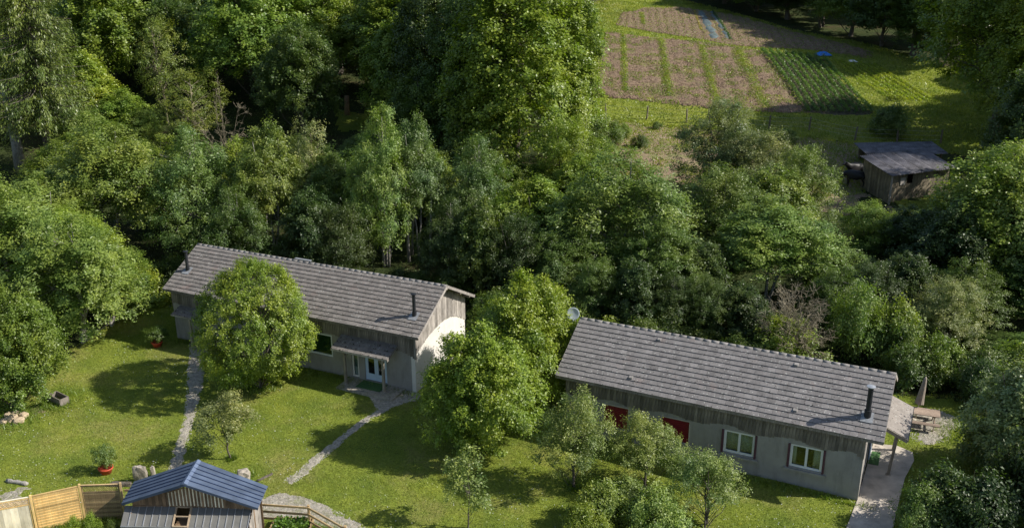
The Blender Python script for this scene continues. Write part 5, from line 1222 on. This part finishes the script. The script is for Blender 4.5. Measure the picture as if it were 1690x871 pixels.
for k in range(6): corrugated(annex, 'roof_sheet', Vector((-.5 + k * 1.2, -.6, 2.55 + .01 * (k % 2))), Vector((1, 0, .02)).normalized(), Vector((0, 1, .10)).normalized(), 1.22, 3.4)
for x_, y_ in ((0, 0), (3.2, 0), (6.4, 0), (0, 2.4), (3.2, 2.4), (6.4, 2.4)): MB().box((x_, y_, 1.1), (.14, .14, 2.9)).build('post', M['barn_board'], annex)
for k in range(24): MB().box((.15 + k * .27, 2.5, 1.2), (.25, .03, 2.8)).build('plank', M['barn_board'], annex)
def cow(loc, rz, label, head_down):
    me = bpy.data.meshes.new('cow'); V = []; Eg = []; RD = []
    def add(p, r, par=None):
        V.append(p); RD.append(r)
        if par is not None: Eg.append((par, len(V) - 1))
        return len(V) - 1
    hip = add((-.62, 0, 1.12), (.30, .34)); mid = add((-.1, 0, 1.02), (.36, .40), hip); ch = add((.45, 0, 1.05), (.32, .38), mid); wth = add((.70, 0, 1.18), (.22, .27), ch)
    if head_down: nk = add((1.02, .02, 1.0), (.14, .19), wth); hd = add((1.22, .03, .74), (.13, .15), nk); mz = add((1.34, .03, .46), (.08, .08), hd)
    else: nk = add((1.0, .05, 1.38), (.14, .18), wth); hd = add((1.2, .08, 1.5), (.13, .14), nk); mz = add((1.48, .1, 1.36), (.08, .08), hd)
    for s in (-1, 1): a = add((hd and V[hd][0] - .05, V[hd][1] + s * .17, V[hd][2] + .06), (.035, .05), hd); add((V[a][0] - .03, V[a][1] + s * .09, V[a][2] - .02), (.02, .03), a)
    for s in (-1, 1):
        a = add((.52, s * .20, .72), (.11, .13), ch); k = add((.50, s * .20, .40), (.065, .07), a); f = add((.52, s * .20, .10), (.045, .05), k); add((.57, s * .20, .02), (.055, .06), f)
        a = add((-.66, s * .22, .80), (.14, .18), hip); k = add((-.56, s * .22, .60), (.09, .11), a); h = add((-.74, s * .22, .42), (.055, .06), k); f = add((-.70, s * .22, .10), (.045, .05), h); add((-.65, s * .22, .02), (.055, .06), f)
    t0 = add((-.96, 0, 1.22), (.05, .05), hip); t1 = add((-1.03, 0, .8), (.025, .025), t0); add((-1.02, 0, .5), (.045, .045), t1)
    me.from_pydata(V, Eg, []); o = bpy.data.objects.new('cow', me); link(o); me.materials.append(M['bull'])
    sm = o.modifiers.new('skin', 'SKIN'); o.modifiers.new('sub', 'SUBSURF').levels = 1; o.modifiers['sub'].render_levels = 2
    for i, r in enumerate(RD): me.skin_vertices[0].data[i].radius = r
    me.skin_vertices[0].data[0].use_root = True; sm.use_smooth_shade = True
    o.location = loc; o.rotation_euler.z = rz; return tag(o, label, 'cow')
c1 = spot(1409, 309); cow((c1[0], c1[1], float(tz(c1[0], c1[1])) + .08), 2.95, 'black cow with lowered head standing in the shade left of the cattle shed', True)
cow((c1[0] + .5, c1[1] + 1.5, float(tz(c1[0] + .5, c1[1] + 1.5)) + .08), 3.5, 'black cow standing behind the one with lowered head', False)
# ------------------------------------------------------------------ field
F_POST = [(970, 193, 'leftmost'), (999.4, 194.5, 'second from the left'), (1067, 198, 'third from the left'), (1133, 203, 'fourth, left of the pointed willow'), (1200, 208, 'fifth, behind the pointed willow'), (1269, 214, 'sixth, right of the pointed willow'), (1335, 216, 'seventh, below the potato rows'), (1410, 233, 'leaning one above the cow'), (1480, 236, 'ninth, above the shed roof'), (1552, 238, 'last, behind the shed roof')]
ff = empty('field_fence', tuple(spot(1269, 214)), 0, 'thin wire fence on wooden posts along the lower side of the vegetable field', 'fence'); o0 = spot(1269, 214); tops = []
for k, (u, v, lb) in enumerate(F_POST):
    P = spot(u, v); g = random.Random(k); b = MB(); lean = (.12 if k == 7 else g.uniform(-.05, .08)); q = P - o0
    b.tube([(q[0], q[1], q[2] - .3), (q[0] + lean * .7, q[1], q[2] + .7), (q[0] + lean * 1.4, q[1], q[2] + 1.4)], [.10, .09, .08], 7); b.build('post', M['barn_board'], ff); tops.append((q, lean))
for h in (.45, .85, 1.25):
    b = MB()
    for (p, la), (q, lb_) in zip(tops[:-1], tops[1:]): b.tube([(p[0] + la * h, p[1] - .07, p[2] + h), ((p[0] + q[0]) / 2, (p[1] + q[1]) / 2 - .07, (p[2] + q[2]) / 2 + h - .05), (q[0] + lb_ * h, q[1] - .07, q[2] + h)], [.008] * 3, 4, False)
    b.build('wire', M['metal'], ff)
def row_foliage(name, a, b_, wd, h, n, leaf, color, label, cat, group=None, kind=None, lump=.38, amp=.5):
    a = np.array(a[:2]); b_ = np.array(b_[:2]); L = np.linalg.norm(b_ - a); d = (b_ - a) / L; s = np.array([-d[1], d[0]]); t_ = rg.random(n) * L
    lum = 1 - amp + amp * np.abs(np.sin(t_ / lump * math.pi + rg.uniform(0, 3)))
    w_ = rg.normal(0, .42, n).clip(-1, 1) * wd / 2 * lum * 1.5; hh = h * lum * np.sqrt(np.clip(1 - (w_ / (wd * .62)) ** 2, .05, 1)) * rg.uniform(.35, 1.05, n)
    xy = a + d * t_[:, None] + s * w_[:, None]; P = np.stack([xy[:, 0], xy[:, 1], tz(xy[:, 0], xy[:, 1]) + .1 + hh], 1); z0 = tz(*((a + b_) / 2)); c = np.array([*((a + b_) / 2), z0])
    Nn = rg.normal(0, .45, (n, 3)) + [0, 0, .8]; Nn[:, :2] += s * (w_ / wd * 1.5)[:, None]
    sz = leaf * rg.uniform(.6, 1.3, n)
    o = link(bpy.data.objects.new(name, leaf_mesh(name, P - c, Nn, rg.normal(0, 1, (n, 3)), sz, sz * .7, rg.random(n) * .8 + .1, M['leaf']))); o.location = c; o.color = (*color, 1); return tag(o, label, cat, group, kind)
PT = [(1257, 86), (1357, 97)]; PB = [(1336, 188), (1440, 190)]
for k in range(9):
    f = k / 8; a = spot(PT[0][0] + (PT[1][0] - PT[0][0]) * f, PT[0][1] + (PT[1][1] - PT[0][1]) * f); b_ = spot(PB[0][0] + (PB[1][0] - PB[0][0]) * f, PB[0][1] + (PB[1][1] - PB[0][1]) * f)
    row_foliage('potato_row', a, b_, .50, .6, 2700, .15, (.115, .20, .045), ['first dark green potato row, next to the bare soil', 'second', 'third', 'fourth', 'fifth', 'sixth', 'seventh', 'eighth', 'last potato row, next to the yellow-green rows'][k] if k in (0, 8) else ['', 'second', 'third', 'fourth', 'fifth', 'sixth', 'seventh', 'eighth', 'ninth'][k] + ' dark green potato row counted from the bare soil', 'crop row', 'potato rows')
for k, (a, b_, w_, lb) in enumerate([((1028, 58), (1031, 152), 1.0, 'yellow-green weed strip nearest the left side of the lower soil plot'), ((1090, 66), (1105, 161), 1.3, 'second yellow-green weed strip from the left in the lower soil plot'), ((1156, 76), (1184, 170), 1.3, 'third yellow-green weed strip from the left in the lower soil plot'), ((1216, 82), (1262, 180), 1.7, 'widest weed strip, next to the potato rows but one bed of soil'), ((1058, 22), (1062, 42), 1.0, 'short green strip in the upper soil plot')]):
    row_foliage('weed_strip', spot(*a), spot(*b_), w_ * .9, .14, 3600 if k < 4 else 900, .13, (.24, .30, .04), lb, 'weed strip', 'green strips between the soil beds', 'stuff', lump=2.3, amp=.35)
for k in range(7):
    f = k / 6; a = spot(1372 + 70 * f, 99 + 9 * f); b_ = spot(1470 + 75 * f, 165 + 5 * f)
    row_foliage('bean_row', a, b_, .6, .16, 1100, .15, (.27, .33, .035), ['first', 'second', 'third', 'fourth', 'fifth', 'sixth', 'seventh'][k] + ' low yellow-green crop row right of the potatoes', 'crop row', 'low crop rows right of the potatoes')
for k, (a, b_, w_, lb) in enumerate([((1156, 19), (1181, 66), .85, 'wide blue ground-cover sheet laid on the upper soil plot'), ((1175, 21), (1201, 67), .6, 'narrower blue ground-cover sheet right of the wide one')]):
    p, q = spot(*a), spot(*b_); d = (q - p)[:2]; L = np.linalg.norm(d); d = d / L; s = np.array([-d[1], d[0]]); pl = [p[:2] + s * w_, p[:2] - s * w_, q[:2] - s * w_, q[:2] + s * w_]
    o = sheet('ground_cover_sheet', pl, M['net'], .22, .3, .15, lambda X, Y: .05 * np.sin(X * 2.2 + Y) + .03 * np.sin(Y * 5), kind=None); tag(o, lb, 'ground cover', 'blue sheets on the field')
row_foliage('onion_row', spot(1176, 21), spot(1206, 68), .4, .3, 900, .16, (.06, .13, .05), 'dark green onion row along the right side of the narrower blue sheet', 'crop row', kind='stuff')
row_foliage('straw_row', spot(1146, 20), spot(1157, 51), .35, .1, 500, .14, (.42, .34, .10), 'thin straw-yellow row left of the blue ground-cover sheets', 'crop row', kind='stuff')
def tarp(u, v, w_, d_, h, mat, label):
    P = spot(u, v); n_ = 12; V = []; g = np.random.default_rng(u)
    for j in range(n_ + 1):
        for i in range(n_ + 1):
            x, y = i / n_ - .5, j / n_ - .5; r = max(abs(x), abs(y)) * 2; V.append((x * w_, y * d_, .06 + h * (1 - r ** 2) * g.uniform(.55, 1.1)))
    o = MB().add(V, [(j * (n_ + 1) + i, j * (n_ + 1) + i + 1, (j + 1) * (n_ + 1) + i + 1, (j + 1) * (n_ + 1) + i) for j in range(n_) for i in range(n_)]).build('tarpaulin', M[mat]); md = o.modifiers.new('s', 'SOLIDIFY'); md.thickness = .01
    o.location = P; return tag(o, label, 'tarpaulin')
tarp(1358, 92, 1.9, 1.2, .45, 'tarp_blue', 'bright blue crumpled tarpaulin at the top corner of the potato rows')
tarp(1406, 103, 1.2, .7, .25, 'tarp_white', 'small crumpled white sheet right of the blue tarpaulin')
print('objects', len(bpy.data.objects), 'tris', sum(sum(len(p.vertices) - 2 for p in m_.polygons) if len(m_.polygons) < 3000 else len(m_.polygons) * 2 for m_ in bpy.data.meshes))
